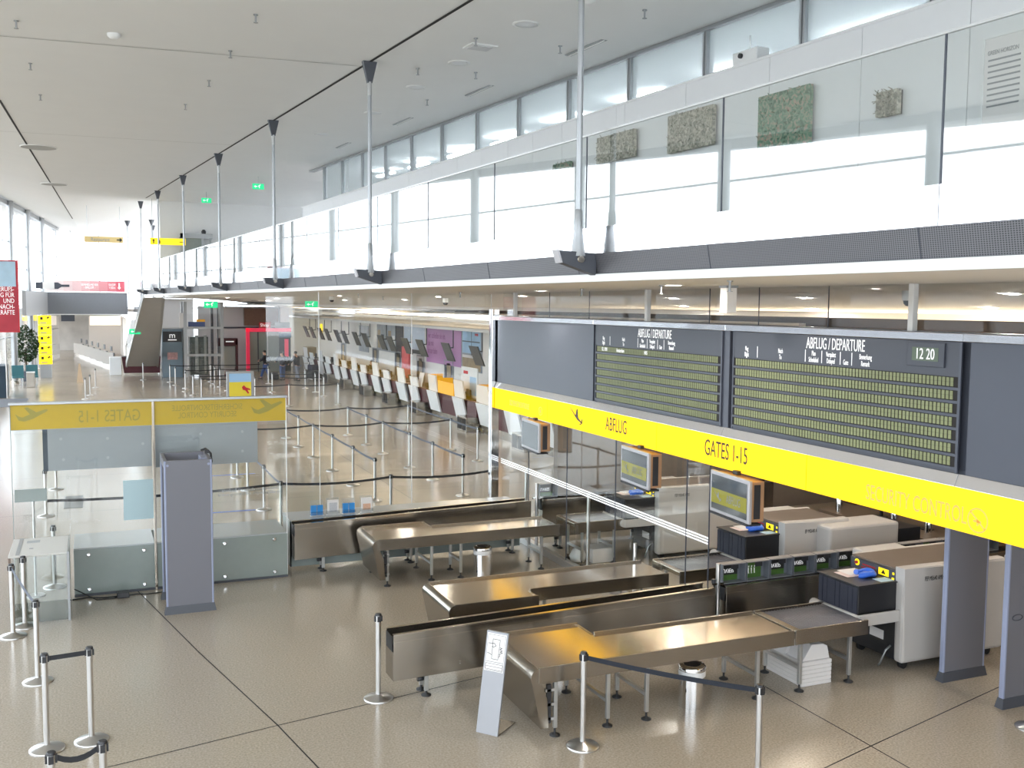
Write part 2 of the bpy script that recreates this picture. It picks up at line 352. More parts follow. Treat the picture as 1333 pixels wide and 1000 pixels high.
# left glass front
fx = lambda y: -4.1 + 0.0917 * (y - 63)
fm = MB()
for y0 in range(-5, 84, 6):
    struct('window_%d' % (60 + (y0 + 5) // 6), MB().quad((fx(y0) - 0.3, y0, 0.1), (fx(y0 + 6) - 0.3, y0 + 6, 0.1), (fx(y0 + 6) - 0.3, y0 + 6, 10.8), (fx(y0) - 0.3, y0, 10.6)), facpane)
rails = MB()
for z in (2.6, 5.3, 6.6, 8.0): rails.tube([(fx(-5) - 0.25, -5, z), (fx(84) - 0.25, 84, z)], 0.035, 6)
struct('trim_1', rails, greytube)
def gal_xy(x, y): return (x * math.cos(GA) + y * math.sin(GA), -x * math.sin(GA) + y * math.cos(GA))
def czw(x, y): return ceil_o(*gal_xy(x, y))
topb = MB()
for y0 in range(-5, 84, 6):
    a, b = (fx(y0), y0), (fx(y0 + 6), y0 + 6); za, zb = czw(*a), czw(*b)
    topb.hexa([(a[0] - .45, a[1], za - .25), (a[0] - .1, a[1], za - .25), (b[0] - .1, b[1], zb - .25), (b[0] - .45, b[1], zb - .25)], [(a[0] - .45, a[1], za), (a[0] - .1, a[1], za), (b[0] - .1, b[1], zb), (b[0] - .45, b[1], zb)])
struct('trim_2', topb, greytube)
apron = MB().box(-160, -20, -60, 260, -.6, -.5); apron.box(-20, fx(50), -60, -5.5, -.6, -.5); apron.box(-20, -16.2, -5.5, 108, -.6, -.5); apron.box(-160, 120, 108.2, 300, -.6, -.5); apron.box(-40, 60, -120, -60, -.6, -.5)
struct('ground_outside', apron, P('apron_concrete', (0.26, 0.26, 0.255), 0.8, noise=0.15, scale=.05))
pk = T('parking_building', 'long low parking building outside, seen only in reflections', 'building', (-70, 20, -.5))
for k in range(4): link('deck', MB().box(-18, 0, -90, 200, k * 2.7, k * 2.7 + 1.1), P('parking_concrete', (.38, .38, .39), .8) if 'parking_concrete' not in bpy.data.materials else bpy.data.materials['parking_concrete'], pk)
link('core', MB().box(-17, -1.5, -88, 198, 0, 8.2), P('parking_dark', (.16, .16, .17), .8), pk)
k = 0
for y in (-3, 3, 9, 15, 21, 27, 33, 39, 45, 51, 57, 63, 69, 75):
    x = fx(y); z = czw(x, y) - 0.03
    t = T('facade_column', 'round grey facade column, %s' % {63: 'leftmost of the three tall ones at left, behind the red poster', 69: 'middle of the three tall ones at the left edge', 75: 'rightmost of the three tall ones, above the yellow sign pillar'}.get(y, '%s one along the left glass front' % ORD[k]), 'column', (x, y, 0)); k += 1
    link('shaft', MB().cyl((0, 0, 0), 0.17, z, 20), greytube, t)
    link('base_collar', MB().lathe([(0.2, 0), (0.2, 0.12), (0.175, 0.16)], n=20), steel, t)
# far end glass wall
for i, (x0, x1) in enumerate(((-3.5, -1.2), (-1.2, 1.4), (1.4, 4), (4, 7), (7, 10), (10, 13))):
    struct('window_%d' % (i + 1), MB().quad((x0, 84, 4.2), (x1, 84, 4.2), (x1, 84, 10.5), (x0, 84, 10.5)), facpane)
m = MB()
for x in (-2.4, -1.4, 0.6, 3.6, 7, 10): m.box(x - 0.05, x + 0.05, 83.8, 84, 4.2, 10.4)
m.box(-4, 14, 83.8, 84, 4.1, 4.25); struct('trim_3', m, P('pale_mullion', (0.6, 0.62, 0.64), 0.5))
# zone beyond, at ground level
struct('wall_far', MB().box(-8, 2.6, 104, 104.3, 0, 4.2), P('far_wall', (0.55, 0.53, 0.50), 0.6, noise=0.35, scale=0.8))
struct('ceiling_far', MB().box(-8, 3.9, 74.3, 104, 3.95, 4.15), P('far_ceiling', (0.42, 0.38, 0.35), 0.6, noise=0.25, scale=0.7))
struct('wall_far_right', MB().box(2.3, 2.6, 88, 104, 0, 3.3), warmwall)
struct('wall_recess', MB().box(-0.3, 2.6, 96, 96.2, 0, 3.3), warmwall)

# gallery: slab, fascia, soffit, wall ------------------------------------------------------------
A0, A1 = -4.0, 47.0
struct('floor_gallery', MB().box(5.14, 11.8, A0, A1, 5.03, 5.2), greywall, GA)
tm = MB()
xs = [5.1, 8.3, 9.8, 11.4, 12.8, 14.4]; zs = [4.94, 4.94, 4.9, 4.8, 4.66, 4.5]
for (xa, za), (xb, zb) in zip(list(zip(xs, zs))[:-1], list(zip(xs, zs))[1:]):
    tm.hexa([(xa, A0, za), (xb, A0, zb), (xb, 47, zb), (xa, 47, za)], [(xa, A0, za + 0.06), (xb, A0, zb + 0.06), (xb, 47, zb + 0.06), (xa, 47, za + 0.06)])
struct('ceiling_soffit', tm, soffm, GA)
struct('ceiling_back', MB().box(13.4, 19.5, A0, 75, 4.5, 4.6), soffm, GA)
tm = MB()
for (xa, za), (xb, zb) in zip([(3.95, 4.94), (7.0, 4.9), (9.5, 4.72), (11.5, 4.45), (13.4, 4.3)], [(7.0, 4.9), (9.5, 4.72), (11.5, 4.45), (13.4, 4.3), (16.5, 4.3)]):
    tm.hexa([(xa, 46.6, za), (xb, 46.6, zb), (xb, 74, zb), (xa, 74, za)], [(xa, 46.6, za + 0.06), (xb, 46.6, zb + 0.06), (xb, 74, zb + 0.06), (xa, 74, za + 0.06)])
struct('ceiling_rear_soffit', tm, soffm)
struct('trim_4', MB().box(5.07, 5.14, A0, A1, 4.925, 5.0), white, GA, 0.004)
fsc = MB().hexa([(5.10, A0, 5.0), (5.14, A0, 5.0), (5.14, A1, 5.0), (5.10, A1, 5.0)], [(5.06, A0, 5.2), (5.14, A0, 5.2), (5.14, A1, 5.2), (5.06, A1, 5.2)])
fascia = struct('trim_5', fsc, mesh_fascia(), GA)
sm = MB()
for a in [A0 + 2.13 * i for i in range(24)]: sm.hexa([(5.096, a - .003, 5.0), (5.1, a - .003, 5.0), (5.1, a + .003, 5.0), (5.096, a + .003, 5.0)], [(5.056, a - .003, 5.2), (5.06, a - .003, 5.2), (5.06, a + .003, 5.2), (5.056, a + .003, 5.2)])
link('fascia_joint', sm, slate2, fascia)
# balustrade: polished kick band and glass panes with a top rail
bal = T('gallery_balustrade', 'glass balustrade of the upper gallery over a polished steel band', 'balustrade', (0, 0, 0), GA)
al = -2.0
while al < 44.5:
    b = min(al + 2.13, 44.7)
    link('kick_band', MB().box(5.08, 5.10, al + 0.004, b - 0.004, 5.2, 5.455), polish, bal, 0.002)
    link('pane', MB().quad((5.09, al + 0.006, 5.455), (5.09, b - 0.006, 5.455), (5.09, b - 0.006, 6.35), (5.09, al + 0.006, 6.35)), balpane, bal)
    link('pane_joint', MB().box(5.085, 5.095, b - 0.006, b + 0.006, 5.455, 6.35), slate2, bal)
    al = b if b < 44.6 else 99
link('top_rail', MB().box(5.075, 5.10, -2, 44.7, 6.35, 6.365), legm, bal)
# gallery wall (measured on its own plane)
WO = 7.80
def wz(z): return 4.7 + (z - 4.7) * 0.963
WT = wz(7.68)
gw = struct('wall_gallery', MB().box(WO + 0.02, WO + 0.2, A0, 30.2, 5.2, WT), greywall, GA)
al = -1.0; i = 0
widths = [1.45, 0.22, 1.6, 1.0, 0.95, 1.1, 1.15, 1.3, 1.4, 1.6]
while al < 30:
    wd = widths[i % len(widths)]; i += 1
    link('panel', MB().box(WO, WO + 0.02, al + 0.004, min(al + wd, 30.2) - 0.004, 5.2, WT - 0.03), wallm, gw); al += wd
link('panel_cap', MB().box(WO - 0.01, WO + 0.22, A0, 30.2, WT - 0.03, WT), white, gw)
# clerestory
mull = [7.12 + 1.785 * i for i in range(-4, 13)]
cl = T('clerestory', None, None); cl['kind'] = 'structure'; cl.name = 'trim_6'; cl.rotation_euler = (0, 0, GA)
for i, a in enumerate(mull[:-1]):
    b = mull[i + 1]
    o = struct('window_%d' % (10 + i), MB().hexa([(WO + 0.26, a + .05, WT - 0.2), (WO + 0.275, a + .05, WT - 0.2), (WO + 0.275, b - .05, WT - 0.2), (WO + 0.26, b - .05, WT - 0.2)],
        [(WO + 0.26, a + .05, ceil_z(a) - 0.02), (WO + 0.275, a + .05, ceil_z(a) - 0.02), (WO + 0.275, b - .05, ceil_z(b) - 0.02), (WO + 0.26, b - .05, ceil_z(b) - 0.02)]), clpane, GA)
for a in mull: 
    link('mullion', MB().box(WO + 0.22, WO + 0.34, a - 0.045, a - 0.008, WT - 0.2, ceil_z(a)), greytube, cl)
    link('mullion', MB().box(WO + 0.22, WO + 0.34, a + 0.008, a + 0.045, WT - 0.2, ceil_z(a)), greytube, cl)
link('head_rail', MB().hexa([(WO + .2, mull[0], ceil_z(mull[0]) - .05), (WO + .36, mull[0], ceil_z(mull[0]) - .05), (WO + .36, 30, ceil_z(30) - .05), (WO + .2, 30, ceil_z(30) - .05)],
    [(WO + .2, mull[0], ceil_z(mull[0])), (WO + .36, mull[0], ceil_z(mull[0])), (WO + .36, 30, ceil_z(30)), (WO + .2, 30, ceil_z(30))]), greytube, cl)
struct('wall_office', MB().box(13.2, 13.4, A0, 32, 5, 9), P('office_wall', (0.85, 0.75, 0.76), 0.6), GA)
struct('floor_office', MB().box(8.2, 13.4, A0, 32, 6.3, 6.4), P('office_floor', (0.75, 0.76, 0.77), 0.6), GA)
for i in range(10):
    a = 3.5 + i * 2.7
    solo('linear_lamp', MB().hexa([(9.8, a, 7.9 + a * .02), (9.95, a, 7.9 + a * .02), (9.95, a + 1.3, 7.92 + a * .02), (9.8, a + 1.3, 7.92 + a * .02)], [(9.8, a, 7.94 + a * .02), (9.95, a, 7.94 + a * .02), (9.95, a + 1.3, 7.96 + a * .02), (9.8, a + 1.3, 7.96 + a * .02)]), striplamp,
         'linear lamp glowing behind the clerestory glass, %s from the right' % ORD[i], 'lamp', rz=GA, group='linear lamps behind the clerestory')
# end wall on the gallery level
ew = struct('wall_gallery_end', MB().box(2.75, 13, 45.4, 45.7, 5.2, 9.1), white)
struct('wall_side_upper', MB().box(12.6, 12.8, 30, 46, 5.2, 9.2), white)
struct('floor_gallery_rear', MB().box(4, 13, 28, 46, 5.05, 5.19), greywall)

# rods carrying the gallery edge
rod = T('suspension_rod', 'x', 'rod', Gw(4.9, 8.47, 0), GA)
def build_rod(t, al):
    zt = ceil_z(al)
    link('shaft', MB().cyl((0, 0, 5.5), 0.03, zt - 0.32 - 5.5, 14), greytube, t)
    link('lower_socket', MB().lathe([(0.075, 5.17), (0.06, 5.25), (0.043, 5.42), (0.038, 5.6), (0.03, 5.62)], n=14), greytube, t)
    link('upper_bracket', MB().hexa([(-0.035, -0.03, zt - 0.32), (0.035, -0.03, zt - 0.32), (0.035, 0.03, zt - 0.32), (-0.035, 0.03, zt - 0.32)], [(-0.11, -0.045, zt), (0.11, -0.045, zt), (0.11, 0.045, zt), (-0.11, 0.045, zt)]), detbase, t)
    link('upper_sleeve', MB().cyl((0, 0, zt - 0.5), 0.036, 0.2, 12), legm, t)
    link('bracket', MB().prism([(-0.24, 5.22), (0.18, 5.2), (0.18, 4.985), (-0.2, 5.1)], 'y', -0.05, 0.05), detbase, t, 0.006)
    link('pin', MB().tube([(0.0, -0.07, 5.14), (0.0, 0.07, 5.14)], 0.035, 12), steel, t)
    link('end_plate', MB().prism([(-0.26, 5.225), (-0.24, 5.225), (-0.2, 5.1), (-0.22, 5.1)], 'y', -0.055, 0.055), bezel, t)
for i, a in enumerate((2.1, 8.47, 14.85, 21.2, 27.5, 33.8, 40.2, 46.0)):
    if i == 0: continue
    t = rod if i == 1 else T('suspension_rod', 'x', 'rod', Gw(4.9, a, 0), GA)
    t['label'] = 'grey steel suspension rod from ceiling to gallery edge, ' + ('nearest to the camera' if i == 1 else ORD[i - 1] + ' along the row from the right')
    t['group'] = 'suspension rods of the gallery'
    build_rod(t, a)
for j, (x, y, z0, lab) in enumerate(((3.2, 60, 4.9, 'thin far column right of the far yellow arrow sign'), (3.6, 66, 4.9, 'thin far column farthest right in the bright end'), (2.0, 62, 4.9, 'thin far column between the two hanging yellow signs'))):
    t = T('far_rod', lab, 'rod', (x, y, 0)); zt = czw(x, y) - .01
    link('shaft', MB().cyl((0, 0, z0), 0.045, zt - 0.3 - z0, 10), greytube, t); link('upper_bracket', MB().lathe([(0.05, zt - .3), (0.16, zt)], n=8), detbase, t)

# things on the gallery wall
def picture(a0, a1, z0, z1, mat, label, depth=0.09):
    a0 *= .963; a1 *= .963; z0 = wz(z0); z1 = wz(z1)
    t = T('relief_picture', label, 'picture', Gw(WO, (a0 + a1) / 2, (z0 + z1) / 2), GA, 'plant relief pictures on the gallery wall')
    h = (z1 - z0) / 2; d = (a1 - a0) / 2
    link('canvas', MB().box(-depth, -0.03, -d, d, -h, h), mat, t, 0.004); link('mount', MB().box(-0.03, 0, -d * .9, d * .9, -h * .95, h * .95), blackp, t)
    g = MB(); rr = random.Random(int(a0 * 100))
    for _ in range(140):
        y = rr.uniform(-d, d); z = rr.uniform(-h, h); s = rr.uniform(.01, .03)
        g.tube([(-depth, y, z), (-depth - s, y + rr.uniform(-.04, .04), z + rr.uniform(-.04, .04))], 0.005, 3)
    o = link('twigs', g, mat, t); o['kind'] = 'stuff'
picture(8.74, 9.6, 6.36, 7.185, moss, 'large green and red moss relief, biggest picture on the gallery wall')
picture(7.48, 7.76, 6.65, 6.9, moss2, 'small square moss relief at the right end of the pictures')
picture(10.48, 11.46, 6.76, 7.26, moss2, 'wide brown twig relief cut by the balustrade top, third from right')
picture(12.3, 13.32, 6.84, 7.23, moss2, 'dark branching relief behind the nearest rod, second from left')
picture(14.16, 14.72, 6.39, 7.0, moss, 'narrow dark green relief, leftmost picture on the gallery wall')
t = T('info_board', 'white printed exhibition board at the right end of the gallery wall', 'board', Gw(WO, 0, 0), GA)
a0, a1, zb, zt = 5.0 * .963, 6.52 * .963, wz(6.3), wz(7.16)
link('sheet', MB().box(-0.03, -0.015, a0, a1, zb, zt), paper, t)
fr = MB(); 
for (p, q, r, s) in ((a0, a1, zt, zt + .02), (a0, a1, zb - .02, zb), (a1, a1 + .02, zb - .02, zt + .02), (a0 - .02, a0, zb - .02, zt + .02)): fr.box(-0.04, 0, p, q, r, s)
link('frame', fr, white, t); link('photo', MB().box(-0.034, -0.03, a1 - 0.62, a1 - 0.42, zt - 0.32, zt - 0.09), moss, t)
text('GREEN HORIZON', 0.055, (-0.032, a1 - 0.03, zt - 0.13), '-x', greyink, t, 0.7, 'LEFT', ext=.001)
for k in range(9):
    link('text_line', MB().box(-0.033, -0.03, a1 - 0.36, a1 - 0.04, zt - 0.2 - k * 0.05, zt - 0.185 - k * 0.05), greyink, t)
# projector-like box on the wall top
t = T('projector', 'small white projector on top of the gallery wall', 'projector', Gw(WO + 0.1, 10.0 * .963, WT), GA)
link('body', MB().box(-.1, .1, -.22, .22, 0.0, 0.15), white, t, 0.015); link('aerial', MB().tube([(0, 0.0, .15), (0, 0.02, .33)], 0.006, 6), white, t); link('lens', MB().tube([(-.1, .05, .09), (-.13, .05, .09)], .03, 12), blackp, t)

# ceiling fittings
def up_fix(px, nm, lab, cat, build, grp=None):
    t = T(nm, lab, cat, px, GA, grp); build(t); return t
def down_ring(t):
    link('ring', MB().lathe([(0.13, -0.012), (0.17, -0.012), (0.17, 0.0)], n=20, cap=False), white, t); link('lens', MB().cyl((0, 0, -0.01), 0.12, 0.01, 20), P('dim_lens', (0.75, 0.76, 0.77), 0.3) if 'dim_lens' not in bpy.data.materials else bpy.data.materials['dim_lens'], t)
pts = [(6.25, 8.0), (6.05, 9.6), (5.95, 11.7), (6.1, 14.2), (6.2, 16.3), (6.4, 19.2), (6.3, 22.5)]
for i, (o_, a) in enumerate(pts):
    up_fix(Gw(o_, a, ceil_z(a)), 'recessed_downlight', 'round recessed light in the upper ceiling, %s from the right' % ORD[i], 'downlight', down_ring, 'recessed lights in the upper ceiling')
def sprk(t): link('stem', MB().cyl((0, 0, -0.1), 0.012, 0.1, 8), greytube, t); link('rose', MB().lathe([(0.03, -0.012), (0.03, 0)], n=10), greytube, t); link('deflector', MB().lathe([(0.03, -0.105), (0.03, -0.1)], n=8), greytube, t)
sp = [(6.9, 10.4), (6.9, 12.5), (6.0, 9.9), (5.7, 12.7), (5.7, 14.9), (6.6, 14.7), (6.8, 17.3), (5.8, 17.6), (2.6, 10.2), (2.8, 13.0), (2.9, 15.2), (3.0, 17.6), (3.0, 20.2), (-0.2, 9.7), (-0.1, 12.4), (0.1, 14.9), (0.3, 17.7), (0.5, 20.6)]
for i, (o_, a) in enumerate(sp): up_fix(Gw(o_, a, ceil_z(a)), 'sprinkler', 'sprinkler head under the upper ceiling %s, %s from the right' % (('right of the rod line', ORD[i]) if i < 8 else ('left of the rods', ORD[i - 8])), 'sprinkler', sprk, 'sprinkler heads in the upper ceiling')
def disc(t): link('disc', MB().cyl((0, 0, -0.03), 0.42, 0.03, 32), P('disc_grey', (0.4, 0.4, 0.39), 0.6), t); link('rim', MB().lathe([(0.42, -.032), (0.44, -.02), (.44, 0)], n=32, cap=False), ceilm, t)
for i, (o_, a) in enumerate(((0.62, 28.7), (1.32, 39.6))): up_fix(Gw(o_, a, ceil_z(a)), 'ceiling_disc', ('large round grey ceiling disc on the left slot line', 'farther round grey ceiling disc on the left slot line')[i], 'ceiling disc', disc)
def smoke(t): link('base', MB().lathe([(0.09, 0), (0.09, -0.03), (0.05, -0.07), (0, -0.07)], n=16, cap=False), white, t)
for i, (o_, a) in enumerate(((1.3, 15.0), (6.05, 9.4 + .9))): up_fix(Gw(o_, a, ceil_z(a)), 'smoke_detector', ('white smoke detector on the ceiling at left', 'white smoke detector on the ceiling left of the nearest rod')[i], 'detector', smoke)
def slotd(t): link('slot', MB().box(-0.05, 0.05, -0.5, 0.5, -0.015, 0), greytube, t); link('blade', MB().box(-0.008, 0.008, -0.5, 0.5, -0.03, -0.0), white, t)
for i, a in enumerate((8.9, 12.4, 16.0, 19.8, 24.0)): up_fix(Gw(7.25, a, ceil_z(a)), 'air_slot', 'narrow air slot in the ceiling above the clerestory, %s from the right' % ORD[i], 'vent', slotd, 'air slots above the clerestory')
def hatch(t): link('frame', MB().box(-.2, .2, -.16, .16, -.02, 0), white, t); link('grille', MB().box(-.15, .15, -.12, .12, -.03, -.02), greywall, t)
up_fix(Gw(5.95, 13.1, ceil_z(13.1)), 'ceiling_grille', 'square grey grille in the ceiling right of the second rod', 'vent', hatch)
def exitpanel(name, lab, loc, s, face, rz=0.0, arrow='left'):
    t = T(name, lab, 'exit sign', loc, rz)
    link('panel', MB().box(-s, s, -0.015, 0.015, -s * .5, s * .5), greens, t, 0.004)
    man = MB().prism([(.15 * s, -.35 * s), (.3 * s, -.1 * s), (.2 * s, .1 * s), (.4 * s, .15 * s), (.35 * s, .3 * s), (.1 * s, .25 * s), (-.02 * s, 0), (0.1 * s, -.1 * s)], 'y', -0.02, -0.015)
    link('running_figure', man, letter, t); link('head', MB().tube([(.33 * s, -.02, .38 * s), (.33 * s, -.014, .38 * s)], .07 * s, 8), letter, t)
    link('arrow', MB().prism([(-.75 * s, 0), (-.45 * s, .25 * s), (-.45 * s, .08 * s), (-.15 * s, .08 * s), (-.15 * s, -.08 * s), (-.45 * s, -.08 * s), (-.45 * s, -.25 * s)], 'y', -0.02, -0.015), letter, t)
    link('hanger', MB().cyl((0, 0, s * .5), 0.008, 0.25, 6), greytube, t)
    return t
exitpanel('exit_sign', 'green exit sign under the upper ceiling, nearer of two', (5.0, 33.0, ceil_z(33) - .33), 0.18, '-y')
exitpanel('exit_sign', 'green exit sign under the upper ceiling, farther of two', (4.1, 39.8, ceil_z(39.8) - .33), 0.18, '-y')
exitpanel('exit_sign', 'green exit sign under the soffit left of the check-in wall', (8.9, 44, 4.62), 0.28, '-y')
exitpanel('exit_sign', 'green exit sign under the soffit by the lift', (4.9, 46.5, 4.58), 0.3, '-y')
exitpanel('exit_sign', 'green exit sign hanging before the stairs', (2.2, 60, 3.0), 0.3, '-y')
# downlights and cameras in the soffit
def sdl(t): link('ring', MB().lathe([(0.10, -0.008), (0.13, -0.008), (0.13, 0)], n=20, cap=False), white, t); link('lens', MB().cyl((0, 0, -0.006), 0.1, 0.006, 20), lamp, t)
sd = [(6.28, 10.1, 0), (7.3, 16.07, 0), (8.9, 20.5, 0), (8.6, 25.5, 0), (9.3, 31, 0), (7.2, 31, 0), (9.0, 38, 0), (7.6, 45, 0), (6.3, 52, 0), (8.8, 55, 0), (10.2, 12.5, 0), (9.9, 8.5, 0), (11.8, 10.5, 0), (12.0, 14.5, 0), (11.5, 18, 0), (10, 16, 0)]
def soff_z(x, y):
    off = x * math.cos(GA) + y * math.sin(GA)
    for (xa, za), (xb, zb) in zip(list(zip(xs, zs))[:-1], list(zip(xs, zs))[1:]):
        if xa <= off <= xb: return za + (zb - za) * (off - xa) / (xb - xa)
    return 4.9
for i, (x, y, _) in enumerate(sd): 
    t = T('soffit_downlight', 'round lit downlight in the soffit %s, %s' % (('beyond the board wall', ORD[i - 10]) if i > 9 else ('over the hall floor', ORD[i] + ' from the right')), 'downlight', (x, y, soff_z(x, y)), 0, 'lit downlights in the soffit'); sdl(t)
def dome(t): link('housing', MB().lathe([(0.09, 0), (0.09, -0.1), (0.08, -.12)], n=18), white, t); link('dome', MB().lathe([(0.075, -0.12), (0.065, -0.16), (0.04, -.185), (0, -0.19)], n=18, cap=False), blackp, t)
for i, (x, y, lab) in enumerate(((9.2, 9.4, 'white dome camera behind the glass above the right board'), (7.35, 33.0, 'black and white dome camera under the soffit above the check-in row'), (9.0, 26.2, 'black dome camera under the soffit above the lilac poster'))):
    t = T('dome_camera', lab, 'camera', (x, y, soff_z(x, y)), 0); dome(t)
t = T('hanging_speaker', 'small beige hanging box under the soffit above the left board', 'loudspeaker', (6.95, 9.95, 4.94)); link('box', MB().box(-.07, .07, -.07, .07, -.32, -.0), soffm, t, .006); link('cap', MB().box(-.08, .08, -.08, .08, -.03, 0), greytube, t)
for i, (x, y) in enumerate(((6.3, 10.4), (5.6, 8.0), (6.8, 13.5), (7.2, 20), (8, 29), (6.5, 26))):
    t = T('soffit_sprinkler', 'tiny sprinkler head under the soffit, %s in distance from the camera' % ORD[sorted([10.4, 8.0, 13.5, 20, 29, 26]).index(y)], 'sprinkler', (x, y, soff_z(x, y)), 0, 'sprinkler heads in the soffit'); sprk(t)

# ================================================================== BOARD WALL (plane x = 7.7)
WX = 7.7
struct('wall_service', MB().box(16.6, 16.9, -5, 75, 0, 4.6), brownwall)
struct('wall_security_rear', MB().box(9.0, 16.6, 18.9, 19.1, 0, 3.4), P('security_partition', (0.24, 0.2, 0.17), 0.5, noise=0.1))
# glass above the boards with posts
for i, (y0, y1) in enumerate(((5.0, 7.87), (7.87, 13.18), (13.18, 18.32), (18.32, 19.05))):
    struct('window_%d' % (30 + i), MB().quad((WX + 0.1, y0, 4.42), (WX + 0.1, y1, 4.42), (WX + 0.1, y1, 4.94), (WX + 0.1, y0, 4.94)), wallpane)
m = MB()
for y in (10.5, 11.6, 15.2, 16.8, 6.4, 9.2): m.box(WX + 0.095, WX + 0.105, y - 0.004, y + 0.004, 4.42, 4.94)
struct('trim_7', m, slate2)
for i, y in enumerate((7.87, 13.18, 18.32)):
    solo('glass_post', MB().box(WX + 0.02, WX + 0.09, y - 0.035, y + 0.035, 4.44, 4.95), white, 'short white post between board top and soffit, %s' % ('rightmost', 'middle', 'leftmost')[i], 'post', bevel=.005)
# backing frame with polished rims
rimm = P('satin_rim', (.80, .81, .84), .16, .75)
bw = T('departure_wall', 'slate departure board wall with polished steel rims above the yellow sign', 'departure board')
link('carcass', MB().box(WX - 0.0, WX + 0.28, 4.5, 19.03, 2.98, 4.46), slate, bw)
for (y0, y1) in ((4.5, 7.1), (7.105, 10.98), (10.985, 14.72), (14.725, 19.03)):
    link('top_rim', MB().box(WX - 0.07, WX + 0.28, y0, y1, 4.375, 4.455), polish, bw, 0.006)
    link('lower_rim', MB().hexa([(WX - .10, y0, 2.985), (WX, y0, 2.985), (WX, y1, 2.985), (WX - .10, y1, 2.985)], [(WX - .05, y0, 3.105), (WX, y0, 3.105), (WX, y1, 3.105), (WX - .05, y1, 3.105)]), rimm, bw, 0.006)
link('blank_panel', MB().box(WX - 0.05, WX, 14.73, 18.98, 3.105, 4.375), slate, bw, 0.003)
link('blank_panel', MB().box(WX - 0.05, WX, 4.5, 7.02, 3.105, 4.375), slate, bw, 0.003)
link('pier', MB().box(WX - 0.045, WX, 10.9, 11.05, 3.105, 4.375), slate, bw)
def flapboard(y0, y1, text_scale, label):
    t = T('flap_display', label, 'display board', (WX - 0.05, 0, 0))
    link('header', MB().box(-0.012, 0.0, y0, y1, 4.045, 4.37), slate2, t)
    link('frame', MB().box(-0.004, 0.0, y0, y1, 3.11, 4.045), slate2, t)
    link('side_rail', MB().box(-0.016, 0, y0 - 0.03, y0, 3.11, 4.37), slate, t); link('side_rail', MB().box(-0.016, 0, y1, y1 + 0.02, 3.11, 4.37), slate, t)
    for r in range(7):
        zc = 3.985 - r * 0.128
        link('row_ledge', MB().box(-0.016, -0.004, y0, y1, zc - 0.078, zc - 0.052), slate, t)
        link('row_recess', MB().box(-0.0055, -0.004, y0, y1, zc - 0.052, zc + 0.05), darkgap, t)
        m = MB(); n = int((y1 - y0 - 0.06) / 0.05)
        for c in range(n):
            yy = y1 - 0.04 - c * 0.05
            m.box(-0.010, -0.0055, yy - 0.036, yy, zc - 0.042, zc - 0.001); m.box(-0.011, -0.0055, yy - 0.036, yy, zc + 0.001, zc + 0.042)
        o = link('flap_row', m, flapm, t); o['kind'] = 'stuff'
    mid = (y0 + y1) / 2
    text('ABFLUG / DEPARTURE', 0.185 , (-0.014, y1 - 0.52 * (y1 - y0) + 0.2 * (0), 4.275), '-x', letter, t, 0.52)
    L = y1 - y0
    for s, f in (('Flug\nFlight', 0.075), ('Nach\nTo', 0.26), ('Plan\nScheduled', 0.425), ('Verspätet\nDelayed', 0.505), ('\nGate', 0.572), ('Bemerkung\nRemark', 0.655)):
        text(s, 0.082, (-0.014, y1 - f * L, 4.125), '-x', letter, t, 0.5)
    for f in (0.135, 0.385, 0.463, 0.547, 0.597): link('divider', MB().box(-0.0135, -0.012, y1 - f * L - .005, y1 - f * L + .005, 4.06, 4.2), letter, t)
    return t
fb1 = flapboard(11.07, 14.62, 1, 'left split-flap departure board, one flight shown in its first row')
fb2 = flapboard(7.14, 10.78, 1, 'right split-flap departure board, rows empty, clock at its corner')
text('KL 1890', 0.085, (-0.013, 14.32, 3.985), '-x', letter, fb1, 0.62); text('Amsterdam', 0.085, (-0.013, 13.8, 3.985), '-x', letter, fb1, 0.62); text('1405', 0.085, (-0.013, 13.02, 3.985), '-x', letter, fb1, 0.62)
ck = T('board_clock', 'flap clock reading 12 20 at the upper right of the right board', 'clock', (WX - 0.062, 7.55, 4.235))
link('case', MB().box(-0.02, 0, -.24, .24, -.12, .12), slate2, ck, .004); link('window', MB().box(-0.022, -0.02, -.17, .17, -.065, .07), P('clock_green', (0.10, 0.14, 0.09), 0.4), ck)
text('12 20', 0.155, (-0.024, 0, 0.0), '-x', letter, ck, 0.72)
# backlit yellow sign
ys = T('yellow_sign_band', 'long glowing yellow sign reading ABFLUG, GATES 1-15 and SECURITY CONTROL', 'sign', (WX, 0, 0))
link('housing', MB().box(-0.06, 0.2, 4.5, 19.03, 2.57, 2.99), bezel, ys)
yb = [4.5, 9.27, 12.62, 16.45, 19.03]
for a, b in zip(yb[:-1], yb[1:]):
    link('face', MB().box(-0.085, -0.06, a + 0.006, b - 0.006, 2.565, 2.985), signY, ys)
    link('face_joint', MB().box(-0.084, -0.06, b - 0.006, b + 0.006, 2.565, 2.985), signYhot, ys)
FX = -0.088
text('ABFLUG', 0.31, (FX, 13.85, 2.785), '-x', inkbrown, ys, 0.62); text('GATES 1-15', 0.31, (FX, 10.88, 2.785), '-x', inkbrown, ys, 0.62)
text('SECURITY CONTROL', 0.235, (FX, 7.62, 2.72), '-x', inkfaint, ys, 0.60); text('SICHERHEITSKONTROLLE', 0.15, (FX, 17.75, 2.75), '-x', inkfaint, ys, 0.55)
def plane_poly(k, flip=1):
    pts = [(-1.0, .22), (-.78, .05), (-.55, -.02), (-.1, .18), (-.45, .62), (-.25, .66), (.30, .30), (.85, .50), (1.0, .46), (.95, .36), (.1, -.12), (-.45, -.30), (-.8, -.22)]
    return [(flip * x * k, y * k) for x, y in pts]
